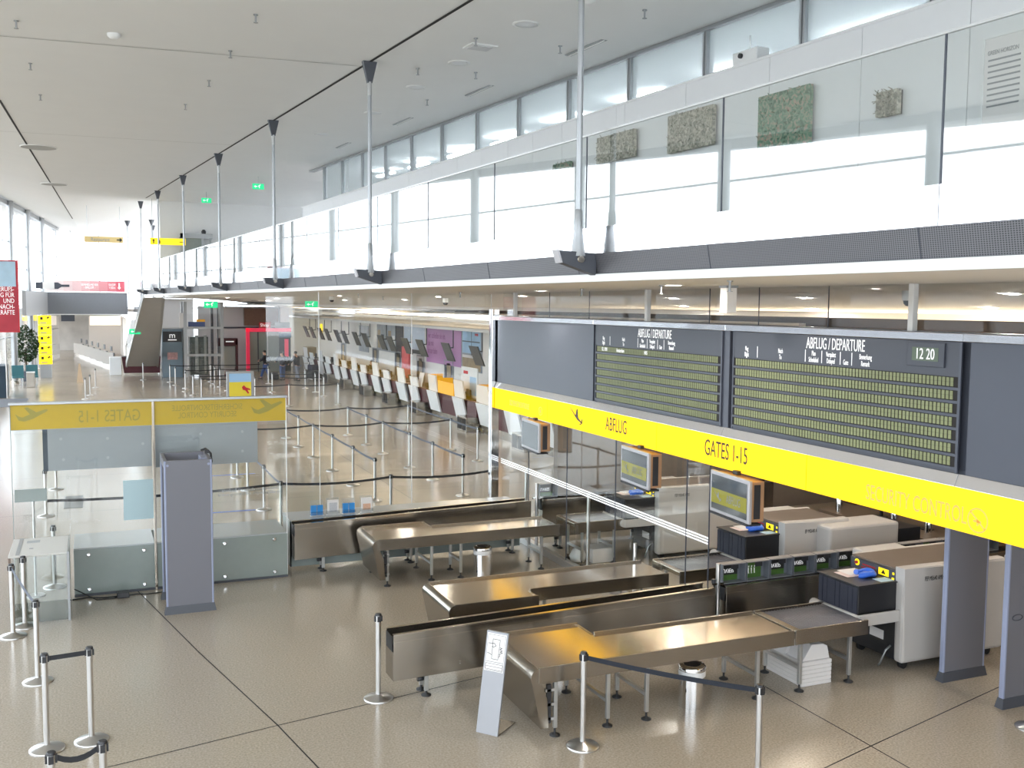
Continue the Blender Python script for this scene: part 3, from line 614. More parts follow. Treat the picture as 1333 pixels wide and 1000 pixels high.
def aircraft_down(k): return [(-1, .9), (-.72, .7), (-.1, .1), (.05, .75), (.2, .85), (.3, -.1), (.75, -.45), (.8, -.15), (.9, -.2), (.88, -.62), (.55, -.85), (.5, -.75), (.72, -.6), (.1, -.3)]
link('aircraft_symbol', MB().prism([(15.27 - x * 0.26, 2.79 + y * 0.16) for x, y in aircraft_down(1)], 'x', FX, FX + 0.003), inkbrown, ys)
def ring(mb, y, z, r0, r1, x0, x1, n=28):
    for k in range(n):
        a, b = 2 * math.pi * k / n, 2 * math.pi * (k + 1) / n
        mb.quad((x0, y + r0 * math.cos(a), z + r0 * math.sin(a)), (x0, y + r1 * math.cos(a), z + r1 * math.sin(a)), (x0, y + r1 * math.cos(b), z + r1 * math.sin(b)), (x0, y + r0 * math.cos(b), z + r0 * math.sin(b)))
    return mb
pic = ring(MB(), 6.82, 2.71, 0.105, 0.12, FX, FX); pic.box(FX, FX + .003, 6.81, 6.83, 2.66, 2.72); pic.quad((FX, 6.82 + .08, 2.79), (FX, 6.82 + .095, 2.78), (FX, 6.82 - .08, 2.63), (FX, 6.82 - .095, 2.64)); pic.box(FX, FX + .003, 6.78, 6.87, 2.69, 2.71)
link('pictogram', pic, inkfaint, ys)
pic = ring(MB(), 16.75, 2.73, 0.07, 0.08, FX, FX); pic.box(FX, FX + .003, 16.73, 16.77, 2.69, 2.76); link('pictogram', pic, inkfaint, ys)

# corner post and glass wall below the sign
solo('corner_post', MB().box(7.55, 7.72, 19.05, 19.22, 0, 4.6), polish, 'tall polished corner post at the left end of the boards', 'post', bevel=.01)
gwall = T('glass_wall', 'tall clear glass wall under the yellow sign with white stripes', 'glass wall', (WX, 0, 0))
jy = [11.43, 12.0, 14.1, 15.9, 17.6, 19.03]
for a, b in zip(jy[:-1], jy[1:]):
    link('pane', MB().quad((0.06, a + .004, 0.12), (0.06, b - .004, 0.12), (0.06, b - .004, 2.57), (0.06, a + .004, 2.57)), pane, gwall)
    link('pane_edge', MB().box(0.052, 0.068, a - .006, a + .006, 0.12, 2.57), slate2, gwall)
    for z in (1.415, 1.455, 1.495): link('white_stripe', MB().box(0.054, 0.057, a + .006, b - .006, z, z + 0.022), letter, gwall)
link('floor_rail', MB().box(0.0, 0.12, 11.6, 19.03, 0, 0.12), legm, gwall, .004)
for y in (17.9, 15.2): link('support_post', MB().cyl((0.14, y, 0.1), 0.03, 1.35, 12), poststeel, gwall)
# glass wall behind conveyor C
gb = T('rear_glass_wall', 'clear glass wall between the queue area and the security lanes', 'glass wall', (0, 19.1, 0))
for a, b in zip((3.0, 4.0, 5.85), (4.0, 5.85, 7.55)):
    link('pane', MB().quad((a + .004, 0, 0.1), (b - .004, 0, 0.1), (b - .004, 0, 4.9), (a + .004, 0, 4.9)), pane, gb); link('pane_edge', MB().box(b - .005, b + .005, -.008, .008, .1, 4.9), cwhite, gb)
link('ground_channel', MB().box(3.0, 7.55, -.04, .04, 0, .1), legm, gb)

# hanging monitors under the sign
def monitor(y, label, band):
    t = T('hanging_monitor', label, 'monitor', (7.45, y, 2.0), R(-4))
    link('bezel', MB().box(0, 0.05, -0.47, 0.47, 0.0, 0.55), bezel, t, .012)
    link('screen', MB().box(-0.004, 0.0, -0.425, 0.425, 0.05, 0.50), screen if band else P('grey_screen', (.1, .12, .135), .1, emis=.03), t)
    link('housing', MB().box(0.05, 0.24, -0.44, 0.44, 0.02, 0.53), sidebr, t, .01)
    link('vent', MB().box(0.09, 0.18, -0.446, -0.44, 0.06, 0.49), blackp, t)
    link('base_strip', MB().box(-0.01, 0.2, -0.44, 0.44, -0.025, 0.0), blackp, t)
    link('bracket', MB().box(0.08, 0.14, -0.05, 0.05, 0.55, 0.6), blackp, t)
    if band:
        link('painted_reflection', MB().box(-0.006, -0.004, -0.425, 0.425, 0.13, 0.32), screenrefl, t)  # olive band, lettering and symbol painted as a sign's reflection in the screen
        text('ABFLUG', 0.15, (-0.008, -0.12, 0.225), '-x', greyink, t, 0.62, ext=.0005)
        link('aircraft_symbol', MB().prism([(0.26 - x * 0.09, 0.225 + yy * 0.07) for x, yy in aircraft_down(1)], 'x', -.008, -.0065), greyink, t)
monitor(16.86, 'leftmost hanging monitor under the yellow sign, blank grey screen', False)
monitor(12.98, 'middle hanging monitor under the yellow sign with painted olive reflection', True)
monitor(10.55, 'rightmost hanging monitor under the yellow sign with a painted ABFLUG reflection', True)

# ================================================================== SECURITY LANES
def feet(t, pts, h=0.64, brace=None):
    for (x, y) in pts:
        l = link('leg', MB().box(x - 0.022, x + 0.022, y - 0.022, y + 0.022, 0.09, h), legm, t, .004)
        link('levelling_foot', MB().lathe([(0.058, 0), (0.058, 0.012), (0.02, 0.03), (0.012, 0.04), (0.012, 0.1)], (x, y, 0), 14), rubber, l)
    for a, b in (brace or []): link('cross_bar', MB().box(min(a[0], b[0]) - .018, max(a[0], b[0]) + .018, min(a[1], b[1]) + .022, max(a[1], b[1]) - .022, 0.27, 0.31), legm, t)
def lane_table(x0, x1, y0, y1, side, xm, ywide, label, name='divest_table'):
    """front edge y0, back y1; from x0 to xm one side is wider (side=+1 back, -1 front), out to ywide"""
    t = T(name, label, 'table', (x0, y0, 0)); X = x1 - x0; M = xm - x0; Wd = y1 - y0
    yb = ywide - y0
    lo, hi = (0, yb) if side > 0 else (yb, Wd)
    n_lo, n_hi = 0, Wd
    link('top', MB().box(0, M, lo + .01, hi - .01, .76, .785).box(M, X, n_lo + .01, n_hi - .01, .76, .785), steeltop, t)
    def rim(xa, xb, y, out):
        a, b = (y - .012, y + .012)
        link('edge_apron', MB().box(xa, xb, a, b, .63, .815), steel, t, .004)
    if side > 0:
        rim(0, X, 0, -1); rim(0, M, yb, 1); rim(M + .02, X, Wd, 1)
        link('step_edge', MB().box(M - .012, M + .012, Wd, yb, .63, .79), steel, t)
    else:
        rim(0, M, yb, -1); rim(M + .02, X, 0, -1); rim(0, X, Wd, 1)
        link('step_edge', MB().box(M - .012, M + .012, yb, 0, .63, .79), steel, t)
    # rounded head end
    prof = []
    for k in range(9):
        a = math.pi / 2 + k * math.pi / 2 / 8
        prof.append((0.09 * math.cos(a), 0.70 + 0.10 * math.sin(a)))
    prof += [(0.03, 0.13), (0.14, 0.13), (0.0, 0.62)]
    m = MB(); n = len(prof)
    for yy0, yy1 in ((lo, hi),):
        pl = prof[:10]
        for a, b in zip(pl[:-1], pl[1:]): m.quad((a[0], lo, a[1]), (a[0], hi, a[1]), (b[0], hi, b[1]), (b[0], lo, b[1]), sm=True)
    link('rolled_end', m, steel, t)
    for yy in (lo, hi):
        s = MB().prism([(p[0], p[1]) for p in prof[:10]] + [(0.12, 0.13), (0.10, 0.45), (0.02, 0.68), (0.02, 0.8)], 'y', yy - .004 if yy == lo else yy - .004, yy + .004)
        link('end_cheek', s, steel, t)
    link('vent_bracket', MB().box(0.11, 0.16, lo + .02, lo + .05, 0.17, 0.60), blackp, t)
    for z in (.2, .36, .52): link('bracket_tab', MB().box(0.09, 0.2, lo + .02, lo + .05, z, z + .03), legm, t)
    return t
# lane A table
tA = lane_table(4.33, 7.70, 9.50, 10.33, 1, 5.40, 10.72, 'nearest steel divesting table with rounded end, yellow light on its top')
feet(tA, [(x - 4.33, y - 9.5) for x, y in ((4.56, 9.57), (5.21, 10.62), (5.21, 9.57), (5.71, 10.26), (5.71, 9.57), (7.25, 9.6), (7.25, 10.28), (4.56, 10.62))], brace=[((.88, .07), (.88, 1.12)), ((1.38, .07), (1.38, .76)), ((2.92, .1), (2.92, .78))])
def roller_table(x0, x1, y0, y1, label, n):
    t = T('roller_table', label, 'roller table', (x0, y0, 0)); X = x1 - x0; Wd = y1 - y0
    link('edge_apron', MB().box(0, X, -.01, .012, .63, .815), steel, t, .004); link('edge_apron', MB().box(0, X, Wd - .012, Wd + .01, .63, .815), steel, t, .004)
    link('end_sill', MB().box(0, .1, .012, Wd - .012, .74, .80), steeltop, t, .004)
    link('bed', MB().box(.1, X, .012, Wd - .012, .70, .74), darkgap, t)
    for k in range(n):
        x = .13 + (X - .16) * k / (n - 1)
        link('roller', MB().tube([(x, .02, .77), (x, Wd - .02, .77)], 0.022, 8), P('roller_grey', (0.16, 0.155, 0.17), 0.35, 0.4) if 'roller_grey' not in bpy.data.materials else bpy.data.materials['roller_grey'], t)
    return t
rA = roller_table(7.72, 8.83, 9.5, 10.33, 'roller table feeding the nearest x-ray machine', 22)
feet(rA, [(x - 7.72, y - 9.5) for x, y in ((7.88, 10.28), (7.88, 9.6), (8.66, 9.62), (8.66, 10.3))], brace=[((.16, .1), (.16, .78)), ((.94, .12), (.94, .8))])
# lane B (mirrored, wide part at the front)
tB = lane_table(4.25, 7.66, 12.28, 13.08, -1, 5.43, 11.95, 'middle steel divesting table with rounded end, notch at its front', )
feet(tB, [(x - 4.25, y - 12.28) for x, y in ((4.5, 12.02), (5.2, 12.02), (4.5, 12.98), (5.7, 12.36), (5.7, 12.98), (7.25, 12.36), (7.25, 12.98))], brace=[((1.45, .08), (1.45, .7)), ((3.0, .08), (3.0, .7))])
rB = roller_table(7.85, 9.10, 12.28, 13.05, 'roller table behind the glass wall feeding the middle x-ray machine', 20)
feet(rB, [(.2, .08), (.2, .7), (1.1, .08), (1.1, .7)])
# lane C
tC = lane_table(4.25, 7.56, 15.76, 16.5, 1, 5.40, 16.85, 'farthest steel divesting table with rounded end, by the long conveyor')
feet(tC, [(x - 4.25, y - 15.76) for x, y in ((4.43, 15.84), (5.23, 15.92), (5.23, 16.78), (5.75, 15.9), (5.75, 16.45), (7.27, 15.9), (7.27, 16.45), (4.43, 16.78))], brace=[((.98, .16), (.98, 1.02)), ((1.5, .14), (1.5, .69)), ((3.02, .14), (3.02, .69))])
rC = roller_table(7.85, 8.82, 15.76, 16.5, 'roller table behind the glass wall at the farthest lane', 20)
feet(rC, [(.2, .08), (.2, .66), (.85, .08), (.85, .66)], brace=[((.2, .08), (.2, .66)), ((.85, .08), (.85, .66))])

def bin_conveyor(x0, x1, y0, y1, zt0, zt1, label, legs):
    t = T('bin_return_conveyor', label, 'conveyor', (x0, y0, 0)); X = x1 - x0; Wd = y1 - y0
    def wedge(a, b, zb, d0, d1):   # wall between y=a and y=b
        return MB().hexa([(0, a, zb), (X, a, zb + zt1 - zt0), (X, b, zb + zt1 - zt0), (0, b, zb)], [(0, a, zt0 + d0), (X, a, zt1 + d1), (X, b, zt1 + d1), (0, b, zt0 + d0)])
    link('front_side', wedge(0, 0.02, 0.25, 0, 0), steel, t, .003)
    link('front_lip', MB().hexa([(0, 0, zt0), (X, 0, zt1), (X, 0.05, zt1), (0, .05, zt0)], [(0, 0, zt0 + .008), (X, 0, zt1 + .008), (X, .05, zt1 + .008), (0, .05, zt0 + .008)]), steeltop, t)
    link('front_groove', MB().hexa([(0, -.004, zt0 - .085), (X, -.004, zt1 - .085), (X, 0, zt1 - .085), (0, 0, zt0 - .085)], [(0, -.004, zt0 - .08), (X, -.004, zt1 - .08), (X, 0, zt1 - .08), (0, 0, zt0 - .08)]), steeltop, t)
    link('back_side', wedge(Wd - .02, Wd, 0.25, 0, 0), steel, t, .003)
    link('back_lip', MB().hexa([(0, Wd - .05, zt0), (X, Wd - .05, zt1), (X, Wd, zt1), (0, Wd, zt0)], [(0, Wd - .05, zt0 + .008), (X, Wd - .05, zt1 + .008), (X, Wd, zt1 + .008), (0, Wd, zt0 + .008)]), steeltop, t)
    link('belt', MB().hexa([(0.01, .02, zt0 - .13), (X, .02, zt1 - .13), (X, Wd - .02, zt1 - .13), (0.01, Wd - .02, zt0 - .13)], [(0.01, .02, zt0 - .11), (X, .02, zt1 - .11), (X, Wd - .02, zt1 - .11), (0.01, Wd - .02, zt0 - .11)]), rubber, t)
    link('underside', wedge(0.02, Wd - .02, .25, -zt0 + .27, -zt0 + .27 + 0), steel, t)
    link('end_plate', MB().box(-.006, 0, 0, Wd, .25, zt0 - .2), steel, t); link('end_guard', MB().box(-.012, -.002, .03, Wd - .03, zt0 - .2, zt0 - .02), rubber, t)
    for lx in legs:
        for ly in (.06, Wd - .06):
            l = link('leg', MB().box(lx - .025, lx + .025, ly - .02, ly + .02, .06, .27), legm, t, .003); link('levelling_foot', MB().lathe([(.06, 0), (.06, .012), (.015, .03), (.015, .07)], (lx, ly, 0), 14), rubber, l)
        link('motor', MB().tube([(lx - .02, .1, .2), (lx - .1, .1, .2)], .03, 10), blackp, t)
    for bx in (.83, 2.0, 3.2):
        for z in (.34, .37): link('bolt', MB().tube([(bx, -.004, z + (zt1 - zt0) * bx / X), (bx, .0, z + (zt1 - zt0) * bx / X)], .006, 6), chrome, t)
    return t
bA = bin_conveyor(3.18, 7.66, 11.10, 11.42, 0.80, 0.90, 'steel bin return conveyor between the two nearest tables', (.42, 2.1, 3.6))
bC = bin_conveyor(3.14, 7.60, 17.1, 17.42, 0.87, 0.98, 'farthest long steel bin return conveyor, below the leaflets', (.5, 2.1, 4.1))
bA2 = bin_conveyor(7.84, 13.6, 11.10, 11.42, 0.90, 0.92, 'bin return conveyor beyond the glass edge, carrying upright trays', (.4, 2.1, 4.6))
bC2 = bin_conveyor(7.84, 13.2, 17.1, 17.42, 0.98, 1.0, 'bin return conveyor behind the glass wall at the far lane', (.4, 2.1, 4.1))
# gate post between conveyors
t = T('conveyor_post', 'steel clamp post between the bin conveyors at the glass edge', 'post', (7.74, 11.16, 0)); link('post', MB().cyl((0, 0, 0), .03, 1.22, 12), poststeel, t); link('clamp', MB().box(-.08, .08, -.02, .02, .93, .96), chrome, t); link('knob', MB().lathe([(.03, 0), (.03, .05)], (-.07, 0, .96), 10), blackp, t)
t = T('conveyor_post', 'steel clamp post between the conveyors of the far lane', 'post', (7.74, 17.16, 0)); link('post', MB().cyl((0, 0, 0), .03, 1.3, 12), poststeel, t); link('clamp', MB().box(-.08, .08, -.02, .02, 1.0, 1.03), chrome, t)
t = T('barrier_post', 'short steel post at the right end of the middle table', 'post', (7.62, 13.2, 0)); link('post', MB().cyl((0, 0, 0), .03, 1.05, 12), poststeel, t); link('foot', MB().cyl((0, 0, 0), .08, .02, 12), poststeel, t)
# trays
def tray(label, kind, loc):
    t = T('security_tray', label, 'tray', loc, 0, 'upright grey trays on the return conveyor'); s = .19
    mb = MB().box(-s, s, .0, .02, 0, .27)                                       # bottom standing upright
    link('base', mb, trayg, t, .004)
    link('rim', MB().box(-s, s, -.12, .0, .262, .275), P('tray_rim', (.28, .26, .25), .4) if 'tray_rim' not in bpy.data.materials else bpy.data.materials['tray_rim'], t)
    link('side', MB().box(-s, -s + .012, -.12, .0, 0, .27), trayg, t); link('side', MB().box(s - .012, s, -.12, .0, 0, .27), trayg, t); link('side', MB().box(-s, s, -.12, 0, 0, .012), trayg, t)
    if kind == 0:
        link('advert', MB().box(-s + .02, s - .06, -.004, 0, .09, .25), traydk, t); link('advert_strip', MB().box(-s + .02, s - .06, -.004, 0, .015, .09), traygr, t)
        text('SERVUS', .082, (-.04, -.006, .15), (R(90), R(180), 0), letter, t, .8, ext=.0006)
    else:
        link('advert', MB().box(-s + .02, s - .06, -.004, 0, .015, .25), traygr, t)
        for k in range(3):
            text('ihr gepaeck', .03, (-.08 + k * .05, -.006, .13), (R(90), R(90), 0), letter, t, .8, ext=.0005)
    link('handle_notch', MB().box(-.06, .06, -.126, -.12, .2, .262), blackp, t)
    return t
tr0 = tray('x', 0, (8.02, 11.30, .915)); tr1 = tray('x', 1, (8.415, 11.30, .915))
tr0['label'] = 'grey tray with black SERVUS print, first beside the clamp post'; tr1['label'] = 'grey tray with a green print, second from the clamp post'
for k in range(2, 13):
    src = tr1 if k in (6, 9) else tr0
    dup(src, (8.02 + .395 * k, 11.30, .915 + k * .0014), None, 'grey upright tray with %s print, %s from the clamp post' % ('a green' if src is tr1 else 'black SERVUS', ORD[k]))
tb = dup(tr0, (8.0, 17.3, 1.0), None, 'grey upright tray with black print on the far lane conveyor', 'tray on the far conveyor')

# x-ray machines
def xray(x, y, L, mirror, label, brand, full=True):
    """x,y = near-left foot corner of the ivory side panel; bed along +x"""
    t = T('xray_machine', label, 'x-ray machine', (x, y, 0)); s = mirror
    link('chassis', MB().box(0.02, L - .05, .1, .95, .12, .72), xdark, t, .01)
    link('upper_housing', MB().box(0.06, L - .1, .08, .97, .72, 1.30), xdark, t, .01)
    link('top_cover', MB().box(0.03, L - .08, .08, 1.0, 1.30, 1.325), xtop, t, .006)
    link('side_shell', MB().prism([(0, .11), (0, 1.36), (.0, 1.36), (L * .98, 1.36), (L * .98, .11)], 'y', 0, .16), xwhite, t, .05)
    link('side_shell', MB().box(0.1, L, .98, 1.08, .11, 1.33), xwhite, t, .03)
    link('rear_wing', MB().box(.36, 1.15, 1.06, 1.38, .4, 1.30), xwhite, t, .03)
    link('hood', MB().box(-.62, .04, .14, .88, .80, 1.16), xdark, t, .012)
    link('hood_rim', MB().box(-.64, .04, .12, .90, 1.155, 1.175), xdark, t, .004)
    for k in range(9): link('curtain_strip', MB().box(-.632 - .004 * (k % 3), -.62 - .004 * (k % 3), .15 + k * .08, .225 + k * .08, .80, 1.14), P('lead_curtain', (.02, .022, .035), .45) if 'lead_curtain' not in bpy.data.materials else bpy.data.materials['lead_curtain'], t)
    link('belt_bed', MB().box(-.66, .0, .1, .92, .70, .79), darkgap, t); link('bed_side', MB().box(-.66, .0, .06, .1, .66, .81), xwhite, t, .01); link('bed_roller', MB().tube([(-.66, .08, .735), (-.66, .94, .735)], .07, 14), xwhite, t)
    link('front_plate', MB().box(-.0, .03, .16, .98, 1.14, 1.30), slate2, t)
    link('warning_label', MB().box(-.004, 0, .28, .46, 1.19, 1.28), yellow, t); link('warning_triangle', MB().prism([(.33, 1.21), (.41, 1.21), (.37, 1.27)], 'x', -.006, -.004), inkblack, t)
    link('stop_plate', MB().tube([(-.002, .86, 1.25), (-.006, .86, 1.25)], .045, 14), yellow, t); link('stop_button', MB().tube([(-.005, .86, 1.25), (-.03, .86, 1.25)], .022, 12), redcl, t)
    link('red_print', MB().box(-.004, 0, .52, .76, 1.235, 1.255).box(-.004, 0, .5, .78, 1.2, 1.215), redcl, t)
    link('sticker', MB().box(-.005, 0, .18, .22, 1.17, 1.20), yellow, t); link('sticker', MB().box(-.005, 0, .18, .21, 1.24, 1.27), yellow, t)
    text(brand, .085, (.5, -.003, 1.20), '-y', inkblack, t, .55, ext=.0008)
    link('rating_plate', MB().box(-.005 + .02, .02, .35, .6, .33, .45), paper, t)
    link('service_hatch', MB().box(.012, .02, .3, .55, .55, .68), slate2, t, .003)
    for cx in (.15, L - .2):
        for cy in (.14, .9):
            link('castor', MB().tube([(cx, cy - .03, .06), (cx, cy + .03, .06)], .06, 14), rubber, t)
    link('cable', MB().tube([(.0, .2, .3), (-.08, .2, .25), (-.12, .25, .06), (-.1, .3, .02)], .014, 8), greytube, t)
    return t
xrA = xray(9.5, 9.60, 1.82, 1, 'nearest x-ray machine with ivory side panel, blue item on its black hood', 'FEP ME640 AMX')
xrB = xray(9.78, 12.36, 1.3, 1, 'middle x-ray machine beyond the row of upright trays', 'EP ME640 A')
link('front_wing', MB().box(.62, 2.0, -.3, .3, .2, 1.3), xwhite, xrB, .04); link('exit_hood', MB().box(2.0, 2.55, -.2, .6, .8, 1.15), blackp, xrB, .01)
xrC = xray(9.5, 15.62, 1.9, 1, 'farthest x-ray machine, seen through the glass wall', 'FEP ME640 AMX')
xr2 = T('xray_console', 'ivory rear cabinet of the nearest x-ray machine with red lettering', 'cabinet', (11.5, 9.35, 0)); link('cabinet', MB().box(0, .9, 0, .5, .12, 1.32), xwhite, xr2, .03); link('castor', MB().tube([(.1, .1, .05), (.1, .16, .05)], .05, 12), rubber, xr2); link('castor', MB().tube([(.8, .1, .05), (.8, .16, .05)], .05, 12), rubber, xr2); link('seam', MB().box(0.03, .87, -.003, 0, .98, .984), greyink, xr2); link('badge', MB().box(.62, .68, -.003, 0, .2, .26), greyink, xr2)
text('GILARDONI', .12, (.36, -.004, 1.1), '-y', redink, xr2, .55, ext=.0008)
def on_hood(x, y, z, tagw):
    t = T('paper_sheet', 'sheet of paper on the black hood of the %s x-ray machine' % tagw, 'paper', (x - .33, y + .62, z)); link('sheet', MB().box(-.15, .2, -.12, .14, 0, .004), pinkpap, t); link('second_sheet', MB().box(-.05, .25, -.05, .2, .004, .007), paper, t)
    t = T('blue_pouch', 'blue folded plastic item on the hood of the %s x-ray machine' % tagw, 'pouch', (x - .16, y + .48, z + .008))
    pts = [(-.06 + .13 * math.cos(a) * 1.0, .1 * math.sin(a), .03 + .012 * math.sin(3 * a)) for a in [R(200 + k * 20) for k in range(0, 15)]]
    link('roll', MB().tube(pts, .036, 10), bluegl, t); link('fold', MB().lathe([(.07, 0), (.09, .02), (.05, .045), (0, .05)], (-.05, -.02, 0), 14, cap=False), bluegl, t)
    t = T('leaflet', 'pale blue leaflet on the hood of the %s x-ray machine' % tagw, 'leaflet', (x - .1, y + .24, z)); link('sheet', MB().box(-.13, .08, -.08, .08, 0, .005), P('leaflet_blue', (.45, .6, .7), .5) if 'leaflet_blue' not in bpy.data.materials else bpy.data.materials['leaflet_blue'], t); link('picture', MB().box(-.08, .05, -.05, .03, .005, .006), bluead, t)
on_hood(9.5, 9.6, 1.176, 'nearest'); on_hood(9.78, 12.36, 1.176, 'middle'); on_hood(9.5, 15.62, 1.176, 'farthest')

# stack of white flat trays under roller table A
for k in range(6):
    solo('white_slab', MB().box(7.98, 8.44, 9.68, 10.38, .002 + k * .052, .047 + k * .052).box(7.99, 8.43, 9.69, 10.37, .045 + k * .052, .052 + k * .052), paper, 'flat white carton under the roller table, %s from the floor' % ORD[k], 'carton', group='stack of flat white cartons', bevel=.003)
t = T('open_carton', 'white carton of documents with sloping lid on the carton stack', 'box', (8.2, 10.0, .316)); link('tray', MB().prism([(-.2, 0), (.22, 0), (.18, .16), (.12, .19), (-.06, .2)], 'y', -.3, -.0), paper, t, .004); link('lid', MB().prism([(-.22, 0), (.06, 0), (-.1, .22)], 'y', .02, .34), paper, t, .003); link('documents', MB().hexa([(-.08, 0.03, .2), (.06, .03, .02), (.06, .33, .02), (-.08, .33, .2)], [(-.05, .03, .24), (.1, .03, .06), (.1, .33, .06), (-.05, .33, .24)]), P('brown_folders', (.32, .24, .2), .7, noise=.3, scale=30), t)
t = T('computer_tower', 'dark computer tower behind the carton stack', 'computer', (8.35, 10.55, 0)); link('case', MB().box(-.15, .15, -.1, .1, 0, .55), blackp, t, .006); link('red_panel', MB().box(-.14, -.0, -.106, -.1, .42, .5), darkred, t)
# trash bins
def bin_(loc, h, label):
    t = T('waste_bin', label, 'bin', loc); r = .155
    link('body', MB().lathe([(r, 0.0), (r, h - .1)], n=32), chrome, t); link('collar', MB().lathe([(r + .004, h - .13), (r + .006, h - .06), (r + .004, h - .055)], n=32, cap=False), P('bin_liner', (.7, .7, .7), .4) if 'bin_liner' not in bpy.data.materials else bpy.data.materials['bin_liner'], t)
    link('lid', MB().lathe([(r + .006, h - .06), (r + .01, h - .02), (r - .01, h), (.06, h + .004), (.055, h - .01), (0, h - .01)], n=32, cap=False), chrome, t); link('opening', MB().lathe([(.1, h + .003), (.0, h + .006)], n=24, cap=False), blackp, t)
bin_((6.41, 9.72, 0), .50, 'round chrome waste bin under the nearest table'); bin_((6.17, 15.95, 0), .50, 'round chrome waste bin under the farthest table'); bin_((5.75, 11.75, 0), .56, 'chrome waste bin mostly hidden behind the nearest bin conveyor')
# open carton tray under table B
t = T('floor_box', 'open white box lying under the middle table', 'box', (7.0, 12.7, .0)); link('bottom', MB().box(-.2, .2, -.15, .15, 0, .01), cwhite, t); link('side', MB().box(-.2, -.19, -.15, .15, .01, .22), cwhite, t); link('side', MB().box(.19, .2, -.15, .15, .01, .22), cwhite, t); link('side', MB().box(-.2, .2, .14, .15, .01, .22), cwhite, t)
t = T('floor_box', 'white sack and box under the farthest roller table', 'box', (8.3, 16.1, 0)); link('box', MB().box(-.0, .45, -.2, .2, 0, .26), paper, t, .01); link('sack', MB().lathe([(.02, 0), (.13, .02), (.16, .12), (.1, .24), (0, .28)], (-.2, 0, 0), 16, cap=False), white, t)
# sign stand
t = T('boarding_card_stand', 'leaning silver sign stand with a hand and boarding pass drawing', 'sign stand', (3.875, 9.865, 0), R(-51))
lean = .24; silver = P('satin_silver_panel', (.30, .30, .315), .4, .3)
link('panel', MB().hexa([(-.135, 0, 0), (.135, 0, 0), (.135, .025, 0), (-.135, .025, 0)], [(-.135, lean, 1.08), (.135, lean, 1.08), (.135, lean + .025, 1.08), (-.135, lean + .025, 1.08)]), silver, t, .003)
link('base_plate', MB().box(-.135, .135, 0.02, .42, 0, .01), steel, t)
def onp(x, z, d=.003): return (x, lean * z / 1.08 - d, z)
link('poster', MB().quad(onp(-.12, .66), onp(.12, .66), onp(.12, 1.06), onp(-.12, 1.06)), paper, t)
def linepath(mb, pts, wd=.003):
    for a, b in zip(pts[:-1], pts[1:]):
        d = Vector((b[0] - a[0], b[1] - a[1])); d.normalize(); nx, nz = -d.y * wd, d.x * wd
        mb.quad(onp(a[0] - nx, a[1] - nz, .005), onp(b[0] - nx, b[1] - nz, .005), onp(b[0] + nx, b[1] + nz, .005), onp(a[0] + nx, a[1] + nz, .005))
d = MB()
linepath(d, [(-.04, .79), (.04, .79), (.045, 1.0), (-.045, 1.0), (-.04, .79)], .0025); linepath(d, [(-.1, .95), (-.02, .955), (.0, .93), (-.03, .915), (-.05, .92)]); linepath(d, [(-.1, .85), (-.06, .84), (-.045, .83)])
linepath(d, [(.05, .92), (.08, .915), (.05, .9), (.085, .89), (.055, .875), (.09, .87), (.05, .85), (.06, .83), (.045, .82)]); linepath(d, [(-.105, .74), (.105, .74), (.105, .68), (-.105, .68), (-.105, .74)], .002); linepath(d, [(-.105, .76), (.105, .76)], .002); linepath(d, [(-.1, .71), (.1, .71)], .002); linepath(d, [(-.11, 1.045), (.11, 1.045), (.11, .67), (-.11, .67), (-.11, 1.045)], .0015)
link('line_drawing', d, inkblack, t)
# walk-through detectors
def gate(name, label, x0, x1, y0, y1, h=2.33, grips=True):
    t = T(name, label, 'metal detector', (x0, y0, 0)); X = x1 - x0; Y = y1 - y0
    for yy, nm in ((0, 'side_panel'), (Y, 'side_panel')):
        p = link(nm, MB().box(0.012, X - .012, yy - .03, yy + .03, .1, h), lilacgrey, t, .006)
        link('edge_strip', MB().box(0, .03, yy - .035, yy + .035, .1, h), lilacedge, p, .01); link('edge_strip', MB().box(X - .03, X, yy - .035, yy + .035, .1, h), lilacedge, p, .01)
        link('plinth', MB().hexa([(-.03, yy - .06, 0), (X + .03, yy - .06, 0), (X + .03, yy + .06, 0), (-.03, yy + .06, 0)], [(-.005, yy - .04, .12), (X + .005, yy - .04, .12), (X + .005, yy + .04, .12), (-.005, yy + .04, .12)]), detbase, p)
        for sx in (.05, X - .05): link('screw_cap', MB().tube([(sx, yy - .034, h - .07), (sx, yy - .03, h - .07)], .02, 10), lilacedge, p)
    for sx in (.08, .44) if grips else ():
        g = []
        for k in range(16):
            a = 2 * math.pi * k / 16; g.append((sx + .09 + .08 * math.cos(a) * (1 if True else 1), -.036, 1.08 + .035 * math.sin(a)))
        link('grip_recess', MB().tube(g + [g[0]], .006, 6), detbase, t)
    link('top_beam', MB().box(0, .05, 0, Y, h - .12, h), lilacgrey, t, .006); link('top_beam', MB().box(X - .05, X, 0, Y, h - .12, h), lilacgrey, t, .006)
    link('control_unit', MB().box(X - .14, X + .02, Y * .3, Y * .75, h - .1, h - .02), lilacedge, t, .01)
    return t
gate('walk_through_detector', 'lilac grey walk-through metal detector standing alone beside the partition', .93, 1.62, 15.58, 16.42, grips=False)
gate('walk_through_detector', 'walk-through metal detector at the right, beside the nearest x-ray machine', 9.76, 10.46, 8.3, 9.2)
t = T('detector_cable', 'black cable and grip on the top corner of the lone detector', 'cable', (1.6, 16.2, 2.335)); link('cable', MB().tube([(-.05, .2, .02), (0, .1, .05), (.03, 0, .03), (.06, -.1, 0.0), (.07, -.12, -.12), (.05, -.15, -.2)], .018, 8), blackp, t); link('clamp', MB().box(-.02, .04, -.05, .02, .0, .05), blackp, t)
